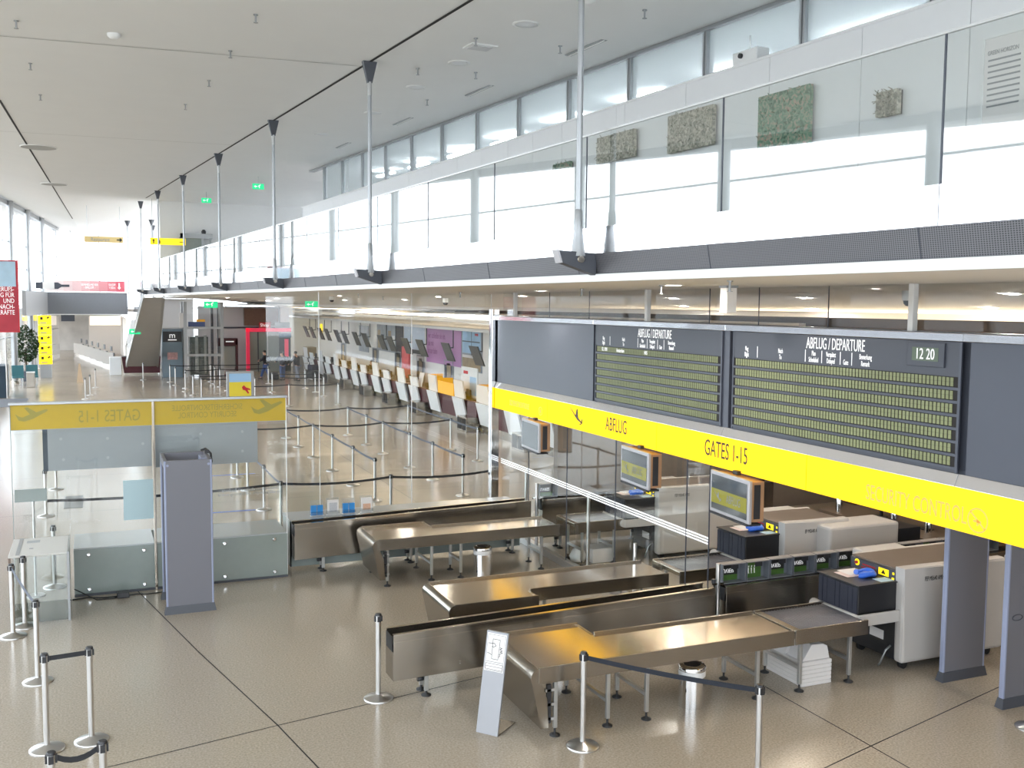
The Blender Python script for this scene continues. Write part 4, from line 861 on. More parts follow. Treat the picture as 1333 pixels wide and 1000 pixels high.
# background clutter of the security zone
t = T('operator_desk', 'dark operator bench at the rear of the security zone', 'desk', (13.2, 12.0, 0)); link('top', MB().box(-.4, 2.2, 0, 3.2, .78, .82), P('bench_brown', (.14, .10, .07), .5), t); link('panel', MB().box(-.38, -.35, 0, 3.2, 0, .78), brownwall, t); link('leg', MB().box(2.1, 2.2, 0, .1, 0, .78), blackp, t); link('leg', MB().box(2.1, 2.2, 3.1, 3.2, 0, .78), blackp, t)
for k, (y, lab) in enumerate(((12.3, 'black operator screen on the rear bench, rightmost'), (13.1, 'black operator screen on the rear bench, middle'), (14.2, 'black operator screen on the rear bench, leftmost'))):
    t = T('operator_screen', lab, 'monitor', (13.4, y, .82)); link('screen', MB().box(-.02, .02, -.25, .25, .12, .48), blackp, t, .006); link('stand', MB().cyl((0.02, 0, 0), .03, .2, 10), blackp, t); link('foot', MB().cyl((0.02, 0, 0), .12, .015, 16), blackp, t)
for k, (x, y, lab) in enumerate(((13.1, 12.75, 'silver steel flask on the rear bench'), (13.15, 13.6, 'chrome lamp stand on the rear bench'), (12.95, 14.8, 'steel canister at the left end of the rear bench'))):
    t = T('steel_canister', lab, 'canister', (x, y, .82)); link('body', MB().lathe([(.06, 0), (.06, .28), (.03, .34), (.03, .4)], n=16), chrome, t); link('cap', MB().cyl((0, 0, .4), .035, .04, 12), blackp, t)

# ================================================================== LEFT PARTITION (y = 17.05)
pt = T('glass_partition', 'glass partition with the mirrored yellow GATES 1-15 sign seen from behind', 'partition', (-1.2, 17.05, 0))
def px_(x): return x + 1.2
link('pane', MB().quad((px_(-1.2), 0, .78), (px_(.85), 0, .78), (px_(.85), 0, 3.1), (px_(-1.2), 0, 3.1)), pane, pt); link('pane', MB().quad((px_(.89), 0, .78), (px_(3.0), 0, .78), (px_(3.0), 0, 3.1), (px_(.89), 0, 3.1)), pane, pt)
link('pane_edge', MB().box(px_(2.995), px_(3.005), -.006, .006, 0, 3.1), cwhite, pt); link('pane_edge', MB().box(px_(-1.205), px_(-1.195), -.006, .006, .3, 3.1), greenglass, pt)
link('centre_post', MB().box(px_(.85), px_(.89), -.03, .03, 0, 3.1), steeltop, pt, .004)
link('top_rail', MB().box(px_(-1.22), px_(3.02), -.05, .05, 3.09, 3.13), greytube, pt, .004)
for a, b in ((-1.2, .85), (.89, 3.0)):
    link('yellow_band', MB().box(px_(a), px_(b), .01, .04, 2.7, 3.085), yellowback, pt); link('band_edge', MB().box(px_(a), px_(b), .008, .04, 2.695, 2.702), bezel, pt)
text('GATES 1-15', .27, (px_(.22), .006, 2.87), '+y', oliveink, pt, .68, ext=.001); text('SICHERHEITSKONTROLLE\nSECURITY CONTROL', .135, (px_(1.72), .006, 2.9), '+y', oliveink, pt, .72, ext=.001)
def partplane(cx, cz, k): 
    return MB().prism([(px_(cx) + x * k, cz + y * k) for x, y in plane_poly(1)], 'y', .004, .009)
link('aircraft_symbol', partplane(-.9, 2.9, .23), oliveink, pt); link('aircraft_symbol', partplane(2.68, 2.9, .26), oliveink, pt)
link('frosted_panel', MB().box(px_(-.69), px_(.84), .06, .08, 2.03, 2.69), greypanel, pt); link('frosted_panel', MB().box(px_(.9), px_(2.53), .06, .08, 2.0, 2.69), greypanel, pt); link('dark_edge', MB().box(px_(-.76), px_(-.69), .06, .09, 2.03, 2.69), navy, pt)
bolts = MB()
for (x, z) in ((-.5, 2.53), (.18, 2.51), (.71, 2.4), (-.47, 2.2), (.18, 2.2), (1.61, 2.52), (2.28, 2.53), (2.28, 2.2)):
    link('panel_button', MB().tube([(px_(x), .05, z), (px_(x), .06, z)], .022, 12), bezel, pt)
for a, b, lab in ((-.36, .85, 0), (.89, 3.0, 1)):
    lw = link('lower_panel', MB().box(px_(a), px_(b), -.012, .012, .03, .75), greenglass, pt, .004)
    for x in ((-.14, .686), (1.956, 2.78))[lab]:
        for z in (.105, .667): link('point_fixing', MB().lathe([(.035, 0), (.035, .02), (.02, .03)], n=16), chrome, lw).matrix_local = Matrix.Translation((px_(x), -.012, z)) @ Matrix.Rotation(R(90), 4, 'X')
    link('shelf', MB().box(px_(a), px_(b), .0, 1.1, .745, .77), shelfm, pt)
    link('floor_rail', MB().box(px_(a), px_(b), -.04, .04, 0, .035), detbase, pt)
link('shelf_front', MB().box(px_(-.36), px_(3.0), 1.08, 1.1, 0.0, .745), greenglass, pt)
solo('paper_notice', MB().box(.395, .85, 17.03, 17.035, 1.18, 1.825), P('pale_teal_paper', (.42, .55, .58), .6), 'pale teal notice sheet on the partition glass left of the centre post', 'notice')
t = T('plaque_stand', 'grey rectangular sign plaque on a thin pole behind the left glass', 'sign', (-.95, 17.3, 0)); link('plate', MB().box(-.24, .22, -.01, .01, 1.53, 1.73), greyad if False else P('plaque_grey', (.25, .28, .27), .4), t); link('pole', MB().cyl((.02, .02, .02), .018, 1.52, 10), poststeel, t); link('foot', MB().cyl((.02, .02, 0), .14, .02, 20), poststeel, t)
t = T('power_box', 'black power adapter with cables at the foot of the partition', 'power adapter', (.36, 16.75, 0)); link('box', MB().box(-.1, .08, -.07, .07, 0, .09), blackp, t, .01); link('cable', MB().tube([(-.1, 0, .02), (-.3, .05, .008), (-.55, .15, .008), (-.75, .1, .008)], .012, 6), rubber, t); link('cable', MB().tube([(.08, 0, .02), (.2, .08, .008), (.35, .02, .008), (.6, .05, .008)], .008, 6), rubber, t); link('cable', MB().tube([(.05, .05, .03), (-.15, -.05, .008), (-.4, -.03, .008), (-.72, .02, .2)], .008, 6), rubber, t)
text('Sicherheitskontrolle nur mit Bordkarte\nonly valid passengers at the security control', .075, (px_(2.4), .004, 1.52), '+y', P('glass_print', (.35, .37, .38), .6), pt, .8, ext=.0005)
# podium desk
pd = T('glass_podium', 'glass desk with a cream top left of the partition', 'desk', (-1.2, 15.85, 0))
link('top', MB().box(0, .8, 0, 1.15, .985, 1.01), P('cream_top', (.62, .60, .56), .4), pd, .004); link('keyboard_slot', MB().box(.09, .14, .05, 1.15, 1.01, 1.014), greytube, pd); link('tray_recess', MB().box(.2, .38, .8, .95, 1.01, 1.014), greytube, pd); link('grommet', MB().cyl((.28, .42, 1.01), .03, .006, 14), bezel, pd)
link('front_glass', MB().box(.05, .78, .02, .03, .0, .98), glass('podium_glass', (.82, .86, .85), .04), pd); link('lower_film', MB().box(.05, .78, .015, .02, 0, .3), glass('podium_film', (.6, .62, .6), .04), pd)
link('side_panel', MB().box(.78, .80, -.05, 1.15, 0, 1.03), glass('podium_side', (.45, .48, .46), .12), pd); link('side_edge', MB().box(.775, .805, -.06, -.04, 0, 1.03), greytube, pd); link('corner_post', MB().box(.0, .03, .0, .03, 0, .98), P('podium_brown', (.2, .15, .12), .5), pd)
link('lamp', MB().tube([(.6, .35, .96), (.74, .35, .96)], .02, 8), white, pd)
# ledge and leaflets
t = T('glass_ledge', 'grey ledge behind the farthest bin conveyor, holding leaflet stands', 'shelf', (3.12, 17.45, 0)); link('top', MB().box(0, 4.4, 0, .7, .86, .885), shelfm, t); link('front', MB().box(0, 4.4, .0, .02, .05, .86), greenglass, t); link('end', MB().box(0, .02, 0, .7, .05, .86), greenglass, t)
for k, (x, kind) in enumerate(((3.64, 0), (3.93, 1), (4.22, 0), (4.55, 2))):
    t = T('leaflet_holder', ('clear leaflet holder with two blue leaflets, leftmost of four', 'clear leaflet holder with grey text sheet, second of four', 'clear leaflet holder with two blue leaflets, third of four', 'clear leaflet holder with orange print, rightmost of four')[k], 'leaflet holder', (x, 17.62, .885))
    h = .27 if kind == 0 else .30
    link('back', MB().hexa([(-.12, .06, 0), (.12, .06, 0), (.12, .065, 0), (-.12, .065, 0)], [(-.12, .09, h), (.12, .09, h), (.12, .095, h), (-.12, .095, h)]), clearpl, t); link('front_lip', MB().box(-.12, .12, -.005, 0, 0, .08), clearpl, t); link('base', MB().box(-.12, .12, 0, .065, 0, .006), white, t)
    if kind == 0:
        for sx in (-.06, .055): link('leaflet', MB().box(sx - .05, sx + .05, .02, .05, .01, .19), bluepap, t)
    else:
        link('leaflet', MB().box(-.1, .1, .02, .05, .01, .27), paper, t); link('print', MB().box(-.07, .07, .016, .02, .05, .16 if kind == 2 else .22), P('orange_print' if kind == 2 else 'grey_text', (.65, .4, .28) if kind == 2 else (.5, .5, .52), .6, noise=.4, scale=60), t)
for k in range(1): solo('orange_carton', MB().box(4.5, 4.85, 17.5, 17.7, 0.0, .28), orange, 'orange box on the floor behind the farthest bin conveyor', 'box', bevel=.005) if False else None

# ================================================================== QUEUE POSTS
def build_post(t):
    link('base', MB().lathe([(.175, 0), (.178, .012), (.165, .022), (.05, .05), (.034, .062)], n=28), poststeel, t)
    link('tube', MB().cyl((0, 0, .05), .031, .88, 18), poststeel, t)
    h = link('belt_head', MB().lathe([(.036, .93), (.036, 1.015), (.031, 1.03)], n=18), poststeel, t)
    link('head_clip', MB().box(-.046, -.03, -.02, .02, .945, 1.01).box(.03, .046, -.02, .02, .945, 1.01).box(-.02, .02, -.046, -.03, .945, 1.01).box(-.02, .02, .03, .046, .945, 1.01), blackp, h); link('cap', MB().lathe([(.037, 1.012), (.037, 1.03), (.03, 1.037)], n=18), blackp, h)
proto = None
def post(x, y, label, group=None, belts=()):
    global proto
    if proto is None:
        t = T('queue_post', label, 'barrier post', (x, y, 0)); build_post(t); proto = t
    else:
        base = proto; t = base.copy(); COL.objects.link(t); t.location = (x, y, 0); t['label'] = label
        for c in base.children:
            if c.name.startswith('webbing'): continue
            d = c.copy(); COL.objects.link(d); d.parent = t
            for g in c.children: e = g.copy(); COL.objects.link(e); e.parent = d
    if group: t['group'] = group
    elif 'group' in t.keys(): del t['group']
    for (bx, by, mt, sag) in belts:
        dx, dy = bx - x, by - y; L = math.hypot(dx, dy); ux, uy = dx / L * .045, dy / L * .045
        n = 6; pts = [(ux + (dx - 2 * ux) * k / n, uy + (dy - 2 * uy) * k / n, 1.0 - sag * 4 * (k / n) * (1 - k / n)) for k in range(n + 1)]
        link('webbing', MB().strip(pts, .05), mt, t)
    return t
B, G_ = beltblk, beltblue
post(4.72, 9.21, 'steel barrier post in front of the nearest table', None, [(5.90, 7.76, P('navy_belt', (.006, .009, .018), .7), .02)])
post(5.90, 7.76, 'steel barrier post at the bottom edge, right of the chrome bin'); post(3.04, 11.27, 'steel barrier post standing alone left of the bin conveyor'); post(9.62, 7.75, 'barrier post cut by the right edge beside the detector')
post(-.543, 11.23, 'barrier post at left joined by a short black belt, left of pair', None, [(-.111, 11.28, B, .0)]); post(-.111, 11.28, 'barrier post at left joined by a short black belt, right of pair')
post(-.393, 8.70, 'barrier post at the bottom left corner, left one with twisted belt', None, [(-.004, 8.77, B, .05)]); post(-.004, 8.77, 'barrier post at the bottom left corner, right one with twisted belt')
post(-.724, 13.33, 'barrier post between the podium and the short belted pair', None, [(-1.124, 15.30, G_, .02)]); post(-1.124, 15.30, 'barrier post directly in front of the podium corner'); post(-1.0, 15.72, 'barrier post just behind the podium front corner')
post(-.67, 17.74, 'barrier post behind the podium glass'); 
rows = {3.5: [20.57, 22.8, 25.39, 27.31], 6.12: [22.95, 25.12, 27.53, 30.15, 32.52, 34.79], 8.3: [22.82, 25.18, 27.3, 30.12, 32.2, 34.79], 10.56: [27.75, 30.2, 34.92]}
gname = {3.5: 'leftmost lane line', 6.12: 'second lane line from the left', 8.3: 'third lane line from the left', 10.56: 'lane line nearest the check-in row'}
for x, ys in rows.items():
    for k, y in enumerate(ys):
        bl = []
        if k + 1 < len(ys): bl.append((x, ys[k + 1], G_, .02))
        if x == 6.12 and k == 3: bl.append((8.3, 30.12, B, .06))
        if x == 6.12 and k == 5: bl.append((8.3, 34.79, B, .06))
        if x == 8.3 and k == 3: bl.append((10.56, 30.2, B, .06))
        if x == 8.3 and k == 5: bl.append((10.56, 34.92, B, .06))
        if x == 3.5 and k == 0: bl.append((5.84, 20.585, B, .06)); bl.append((-.9, 20.3, B, .06))
        post(x, y, 'queue post, %s from the front in the %s' % (ORD[k], gname[x]), 'queue posts of the check-in lanes', bl)
post(5.84, 20.585, 'queue post behind the leaflets, middle of the front belt', 'queue posts of the check-in lanes', [(8.2, 20.6, B, .06)]); post(8.2, 20.6, 'queue post right of the corner post, end of the front belt', 'queue posts of the check-in lanes')
post(-.928, 27.08, 'queue post behind the grey partition panel, far one at left', None, [(-1.03, 23.75, B, 0)]); post(-1.03, 23.75, 'queue post behind the partition left pane')
post(3.7, 30.15, 'queue post under the right end of the yellow partition sign', None, [(6.12, 30.15, B, .06)]); post(3.7, 34.8, 'queue post above the right end of the yellow partition sign', None, [(6.12, 34.79, B, .06)])
post(8.166, 45.565, 'queue post at the left end of the belt before the people', None, [(10.383, 45.378, B, .06), (5.6, 45.8, B, .06)]); post(10.383, 45.378, 'queue post at the right end of the belt before the check-in row')
far = [(10.697, 54.735), (10.728, 52.22), (10.683, 49.931)]
for k, (x, y) in enumerate(far): post(x, y, 'far queue post beside the check-in row, %s from the back' % ORD[k], 'far queue posts', [(x - 2.2, y + .2, B, .05)] if k == 2 else [])
far2 = [(2.731, 63.52, []), (4.104, 61.259, [(6.382, 61.17, B, .04)]), (4.231, 58.914, []), (4.581, 56.66, [(6.45, 57.13, B, .04)]), (4.421, 54.712, []), (4.594, 52.34, [(6.545, 52.4, B, .04)]), (6.382, 61.166, [(9.3, 61.3, B, .04)]), (6.405, 59.374, []), (6.448, 57.13, [(9.3, 57.6, B, .04)]), (6.545, 54.524, []), (4.789, 50.14, [(6.9, 50.1, B, .04)]), (9.304, 58.478, []), (8.609, 52.896, [(10.7, 52.2, B, .04)]), (7.3, 50.0, []), (7.2, 54.6, []), (-.383, 51.828, []), (-.182, 53.88, []), (.081, 58.594, [])]
for k, (x, y, b) in enumerate(far2): post(x, y, ('distant queue post between the red desk and the people, %s in distance' % ORD[sorted([q[1] for q in far2 if q[0] > 2]).index(y)]) if x > 2 else ('distant queue post on the open floor at left, %s' % {51.828: 'nearest', 53.88: 'middle', 58.594: 'farthest'}[y]), 'distant queue posts' if x > 2 else 'distant queue posts at left', b)
# poster stand
t = T('poster_stand', 'grey framed poster stand with yellow picture behind the partition sign', 'poster stand', (4.75, 36.0, 0))
link('frame', MB().box(-.47, .47, -.04, .04, 1.15, 2.28), greytube, t, .01); link('poster', MB().box(-.38, .37, -.046, -.04, 1.22, 2.2), P('beach_yellow', (.80, .66, .05), .5), t); link('sky_strip', MB().box(-.38, .37, -.048, -.046, 1.9, 2.2), P('poster_sky', (.35, .58, .85), .5), t)
link('red_mark', MB().prism([(.05, 1.72), (.12, 1.78), (.2, 1.7), (.32, 1.66), (.34, 1.6), (.24, 1.62), (.3, 1.5), (.26, 1.48), (.16, 1.6), (.08, 1.62)], 'y', -.051, -.048), redink, t); link('pole', MB().cyl((0, 0, .02), .04, 1.15, 12), greytube, t); link('foot', MB().cyl((0, 0, 0), .28, .025, 24), greytube, t)

# ================================================================== CHECK-IN ROW
struct('wall_checkin', MB().box(15.5, 15.7, 19.3, 76, 0, 4.3), warmwall)
spotm = EM('canopy_spot_glow', (1.0, 0.93, 0.85), 60)
for k in range(11):
    y = 31.5 + k * 3.7
    t = T('canopy_spotlight', 'recessed spotlight under the canopy of the check-in row, %s from the near end' % ORD[k], 'spotlight', (14.2, y, 3.66), 0, 'canopy spotlights'); link('ring', MB().lathe([(.10, -.01), (.13, -.01), (.13, 0)], n=16, cap=False), white, t); link('lens', MB().cyl((0, 0, -.008), .1, .008, 16), spotm, t)
struct('wall_checkin_rear', MB().box(12.6, 15.5, 74.2, 74.5, 0, 4.3), warmwall)
struct('wall_checkin_end', MB().box(12.0, 12.6, 70.0, 70.3, 0, 4.7), cwhite)
struct('trim_8', MB().box(13.0, 15.6, 19.3, 75, 3.66, 3.78), white, 0, .01)
struct('trim_9', MB().box(14.9, 15.0, 19.3, 70, 3.78, 4.25), polish)
struct('trim_10', MB().box(12.45, 12.5, 5, 68, 4.02, 4.14).box(12.5, 13.4, 5, 68, 4.02, 4.05), white)
solo('cove_lamp', MB().box(12.6, 12.8, 5.2, 67.8, 4.06, 4.10), cove, 'long warm cove light above the check-in row', 'lamp')
def counter_unit(Y0, near, label, g=2.0, m0=3.15, L=4.15):
    t = T('checkin_counter', label, 'check-in counter', (12.8, Y0, 0))
    def lean_panel(y0, y1, z0=.3, z1=1.12, x0=.18, x1=-.02, mt=cwhite, nm='front_panel'):
        return link(nm, MB().hexa([(x0, y0, z0), (x0 + .06, y0, z0), (x0 + .06, y1, z0), (x0, y1, z0)], [(x1, y0, z1), (x1 + .06, y0, z1), (x1 + .06, y1, z1), (x1, y1, z1)]), mt, t)
    e = -g - 1.2
    link('plinth', MB().box(.25, 1.4, -L, 0, 0, .3), steel, t); link('body', MB().box(.26, .8, -L, -.05, .3, 1.05), darkred, t)
    lean_panel(-1.28, 0); lean_panel(e, -g)
    if g < 2.5: lean_panel(-1.5, -1.28, x0=.22, x1=.06, mt=blackp, nm='dark_gap')
    lean_panel(-g, -1.5 if g < 2.5 else -1.28, x0=.24, x1=.14, mt=darkred, nm='red_panel')
    if L > -e + .1: lean_panel(-L, e, x0=.24, x1=.14, mt=darkred, nm='red_panel')
    up = paper if near else cwhite
    for (a, h) in ((0, 1.78), (-g, 1.78 if near else 1.52)):
        link('upper_panel', MB().hexa([(.08, a - 1.18, 1.12), (.14, a - 1.18, 1.12), (.14, a - .08, 1.12), (.08, a - .08, 1.12)], [(.0, a - 1.12, h), (.06, a - 1.12, h), (.06, a - .14, h), (.0, a - .14, h)]), up, t)
    link('desk_top', MB().box(.16, 1.2, -L, 0, 1.05, 1.09), blackp, t)
    link('belt_mouth', MB().box(-.3, .25, -m0 - 1.0, -m0, .0, .55), steel, t, .01); link('mouth_curtain', MB().box(-.31, -.30, -m0 - .46, -m0 - .05, .08, .5), darkgap, t); link('mouth_curtain', MB().box(-.31, -.30, -m0 - .95, -m0 - .54, .08, .5), darkgap, t)
    link('mouth_back', MB().box(.1, .26, -m0 - 1.0, -m0, .55, 1.1), darkred, t) if near else None
    for a in (1.7, 3.6): link('desk_screen', MB().box(.5, .56, -a - .2, -a + .2, 1.12, 1.42), blackp, t, .01)
    link('desk_printer', MB().box(.4, .8, -3.4, -3.15, 1.09, 1.3), blackp, t, .02)
    if near:
        link('orange_screen', MB().box(.06, .10, -g + .02, -1.3, 1.12, 1.6), orange, t); link('orange_return', MB().box(.1, .7, -1.32, -1.28, 1.12, 1.7), orange, t); link('orange_screen', MB().box(.1, .7, -.06, -.02, 1.12, 1.78), orange, t)
    return t
u0 = counter_unit(66.3, False, 'x')
ys0 = [66.3, 61.6, 57.4, 53.1, 48.7, 44.25]
labs = ['farthest', 'second from the far end', 'third from the far end', 'fourth from the far end', 'fifth from the far end', 'last before the orange screens']
for k, y in enumerate(ys0):
    l_ = 'white and dark red check-in counter, ' + labs[k]
    if k == 0: u0['label'] = l_; u0['group'] = 'check-in counters'
    else: dup(u0, (12.8, y, 0), None, l_, 'check-in counters')
u1 = counter_unit(39.65, True, 'white and dark red check-in counter with orange screens, left of two', 3.2, 4.62, 4.5); u1['group'] = 'check-in counters'
u2 = counter_unit(33.85, True, 'white and dark red check-in counter with orange screens, nearest to the corner post', 2.7, 4.1, 4.0); u2['group'] = 'check-in counters'
dup(u0, (12.8, 28.6, 0), None, 'check-in counter seen through the glass wall, left one', 'check-in counters'); dup(u0, (12.8, 24.2, 0), None, 'check-in counter seen through the glass wall, right one', 'check-in counters')
# office chairs behind counters
def chair(loc, lab, grp):
    t = T('office_chair', lab, 'chair', loc, R(90), grp); link('seat', MB().box(-.24, .24, -.22, .22, .45, .53), blackp, t, .03); link('backrest', MB().box(-.22, .22, .2, .26, .62, 1.18), blackp, t, .04); link('column', MB().cyl((0, 0, .08), .03, .37, 10), chrome, t)
    s = MB()
    for k in range(5): s.tube([(0, 0, .1), (.28 * math.cos(k * 1.2566), .28 * math.sin(k * 1.2566), .05)], .02, 6)
    link('star_base', s, blackp, t); return t
c0 = chair((14.7, 64.5, 0), 'x', 'office chairs behind the counters')
for k, y in enumerate((64.5, 60, 56, 54, 51.5, 47.5, 43.3)):
    l_ = 'black office chair behind the counters, %s from the far end' % ORD[k]
    if k == 0: c0['label'] = l_
    else: dup(c0, (14.9 if y == 56 else 14.7, y, 0), None, l_)
# hanging monitors over the counters
def cmon(t):
    link('screen', MB().hexa([(-.10, -.44, 0), (-.04, -.44, 0), (-.04, .44, 0), (-.10, .44, 0)], [(-.38, -.44, .72), (-.32, -.44, .72), (-.32, .44, .72), (-.38, .44, .72)]), P('dark_screen', (.07, .07, .065), .3), t, .006)
    link('arm', MB().box(-.3, 0.0, -.03, .03, .5, .54), blackp, t); link('pole', MB().cyl((0, 0, .5), .02, 3.68 - 2.4 - .5, 8), blackp, t)
mon_y = [65.4, 63.5, 60.9, 59.0, 56.4, 54.6, 52.0, 50.0, 46.9, 45.3, 42.8, 40.6, 37.2, 34.0, 31.6]
m0 = T('counter_monitor', 'x', 'monitor', (13.1, mon_y[0], 2.45), 0, 'monitors hanging over the check-in row'); cmon(m0)
for k, y in enumerate(mon_y):
    l_ = 'dark tilted monitor over the check-in row, %s from the far end' % ORD[k]
    if k == 0: m0['label'] = l_
    else: dup(m0, (13.1, y, 2.45), None, l_)
# posters on the check-in wall
def poster(y0, y1, z0, z1, mt, lab, extra=None):
    t = T('wall_poster', lab, 'poster', (15.5, 0, 0)); link('sheet', MB().box(-.05, 0, min(y0, y1), max(y0, y1), z0, z1), mt, t)
    if extra: extra(t)
    return t
poster(61.7, 59.4, 1.7, 3.3, greyad, 'grey picture poster on the check-in wall, leftmost')
def col4(t):
    for k, mt in enumerate((white, brownad, greyad, navy, brownad)): link('picture_field', MB().box(-.055, -.05, 53.6 + k * .75, 54.2 + k * .75, 2.1 + (k % 2) * .5, 2.9 + (k % 3) * .25), mt, t)
poster(57.4, 53.5, 1.95, 3.55, greyad, 'collage poster on the check-in wall behind the monitors', col4)
poster(53.4, 52.0, 1.75, 3.5, blackp, 'black poster on the check-in wall between collage and white poster')
def col5(t):
    link('blue_field', MB().box(-.055, -.05, 48.2, 51.8, 2.3, 3.55), bluead if False else P('very_pale_blue', (.62, .72, .85), .5), t); link('dark_field', MB().box(-.058, -.055, 48.3, 51, 2.1, 2.3), blackp, t); link('bottle', MB().prism([(50.3, 2.6), (50.6, 2.6), (50.6, 3.0), (50.5, 3.2), (50.4, 3.2), (50.3, 3.0)], 'x', -.06, -.058), greytube, t)
poster(51.9, 48.1, 1.75, 3.6, white, 'white and pale blue poster on the check-in wall', col5)
def ptx(t):
    text('wir schließen sie ein.\nsie mit\nin zur bahn', .42, (-.055, 47.6, 2.75), '-x', P('plum_ink', (.25, .06, .22), .5), t, .75, 'LEFT', ext=.001)
poster(47.9, 42.8, 1.8, 3.66, purple, 'large lilac poster with plum lettering on the check-in wall', ptx)
def win(t):
    link('sky_field', MB().box(-.055, -.05, 40.3, 42.6, 2.5, 3.6), bluead, t); link('road_field', MB().box(-.055, -.05, 40.3, 42.6, 1.75, 2.3), brownad, t); link('frame_line', MB().box(-.058, -.055, 40.4, 42.6, 3.0, 3.05), slate2, t); link('frame_line', MB().box(-.058, -.055, 41.4, 41.45, 2.3, 3.6), slate2, t); link('frame_line', MB().box(-.058, -.055, 40.3, 42.6, 2.3, 2.42), paper, t); link('mark', MB().box(-.058, -.055, 40.6, 41.0, 3.3, 3.4), redink, t)
poster(42.75, 40.2, 1.7, 3.62, greyad, 'poster of a train window view right of the lilac poster', win)
solo('red_column_banner', MB().box(14.6, 14.7, 48.2, 49.4, .9, 2.5), P('red_white_banner', (.7, .12, .12), .5, noise=.3, scale=4), 'narrow red banner standing left of the lilac poster', 'banner')
for k, y in enumerate((66, 57.8, 53.0, 48.9, 44.5, 38)):
    d_ = struct('door_%d' % (k + 1), MB().box(15.46, 15.5, y - .55, y + .55, 0, 2.0), slate2); link('door_frame', MB().box(15.44, 15.5, y - .62, y - .55, 0, 2.05).box(15.44, 15.5, y + .55, y + .62, 0, 2.05).box(15.44, 15.5, y - .62, y + .62, 2.0, 2.06), greytube, d_); link('panel', MB().box(15.45, 15.46, y - .25, y + .25, .3, 1.9), brownad, d_)
t = T('yellow_notice', 'small yellow notice on the check-in wall at its far end', 'notice', (15.45, 73, 2.45)); link('sheet', MB().box(0, .03, -.35, .35, 0, .7), yellow, t)
t = T('tan_box', 'tan cardboard box on the farthest check-in counter', 'box', (13.6, 68.0, 1.1)); link('box', MB().box(-.3, .3, -.8, .8, 0, .6), brownad, t, .01); solo('counter_cabinet', MB().box(12.6, 13.6, 67.2, 68.8, 0, 1.1), P('cabinet_grey', (.3, .28, .26), .5), 'grey cabinet at the far end of the check-in row', 'cabinet', bevel=.01)
t = T('glass_cabinet', 'white upright notice frame on the near orange counter', 'notice frame', (13.4, 36.2, 1.1)); link('frame', MB().box(0, .05, -.9, .9, 0, 1.15), white, t, .01); link('sheet', MB().box(-.006, 0, -.0, .75, .1, .8), paper, t); link('glass', MB().box(-.006, 0, -.8, -.1, .1, .8), bluead, t); link('red_mark', MB().box(-.008, -.006, .1, .6, .88, 1.0), redink, t)
t = T('white_notice', 'white notice on the counter nearest the corner post', 'notice', (12.95, 33.6, 1.12)); link('sheet', MB().box(0, .02, -.6, .6, 0, .62), paper, t)
for k in range(3): link('mark', MB().box(-.003, 0, .1 + k * .12, .16 + k * .12, .3, .45), greyink, t)
t = T('paper_sign', 'leaning white paper sign on the counter before the orange screens', 'notice', (13.0, 41.3, 1.12)); link('sheet', MB().hexa([(0, -.3, 0), (.02, -.3, 0), (.02, .3, 0), (0, .3, 0)], [(.1, -.4, .6), (.12, -.4, .6), (.12, .2, .6), (.1, .2, .6)]), paper, t)

# ================================================================== FAR END
struct('wall_rear', MB().box(6.6, 12.3, 70.6, 70.9, 0, 4.4), greywall)
struct('wall_rear_left', MB().box(4.2, 6.6, 74, 74.3, 0, 4.9), greywall)
struct('trim_11', MB().box(6.6, 12.3, 70.5, 70.6, 2.9, 3.0), slate2)
solo('brown_fascia', MB().box(9.6, 11.9, 70.2, 70.595, 3.1, 4.28), P('brown_board', (.16, .10, .07), .5, noise=.2), 'dark brown upper fascia above the red shop frame', 'fascia')
t = T('bridge', 'dark slate parapet of the bridge across the far end', 'bridge', (0, 68, 0)); link('parapet', MB().box(-2.7, 2.1, 0, .2, 3.86, 5.22), bridgem, t); link('parapet', MB().hexa([(-3.5, -7.5, 3.86), (-3.3, -7.5, 3.86), (-2.5, 0, 3.86), (-2.7, 0, 3.86)], [(-3.5, -7.5, 5.22), (-3.3, -7.5, 5.22), (-2.5, 0, 5.22), (-2.7, 0, 5.22)]), P('parapet_light', (.3, .3, .3), .5), t); link('deck', MB().box(-2.7, 2.1, .2, 6, 3.9, 4.1), greywall, t); link('lower_edge', MB().box(-2.7, 2.15, -.03, 0, 3.82, 3.88), white, t); link('top_edge', MB().box(-2.7, 2.15, -.03, .2, 5.2, 5.25), white, t)
t = T('bridge_banner', 'long white to red banner with a bottle above the bridge parapet', 'banner', (0, 67.9, 5.27))
for k in range(9):
    f = k / 8; c = (.85 - .2 * f, .78 - .66 * f, .76 - .60 * f); link('field', MB().box(-2.6 + k * .505, -2.6 + (k + 1) * .505, 0, .03, 0, .68), P('banner_%d' % k, c, .5), t)
link('bottle', MB().prism([(-3.15, .15), (-1.9, .15), (-1.7, .28), (-1.25, .28), (-1.25, .42), (-1.7, .42), (-1.9, .55), (-3.15, .55)], 'y', -.03, -.01), slate2, t); link('bottle_label', MB().box(-2.75, -2.1, -.035, -.03, .15, .55), paper, t)
text('SEMMELMEYER\n- BÄLLER -', .19, (-.1, -.02, .34), '-y', letter, t, .8); text('SHOP\n+30m', .2, (1.2, -.02, .34), '-y', letter, t, .8); link('arrow', MB().prism([(1.62, .15), (1.72, .28), (1.66, .28), (1.66, .55), (1.58, .55), (1.58, .28), (1.52, .28)], 'y', -.03, -.01), letter, t)
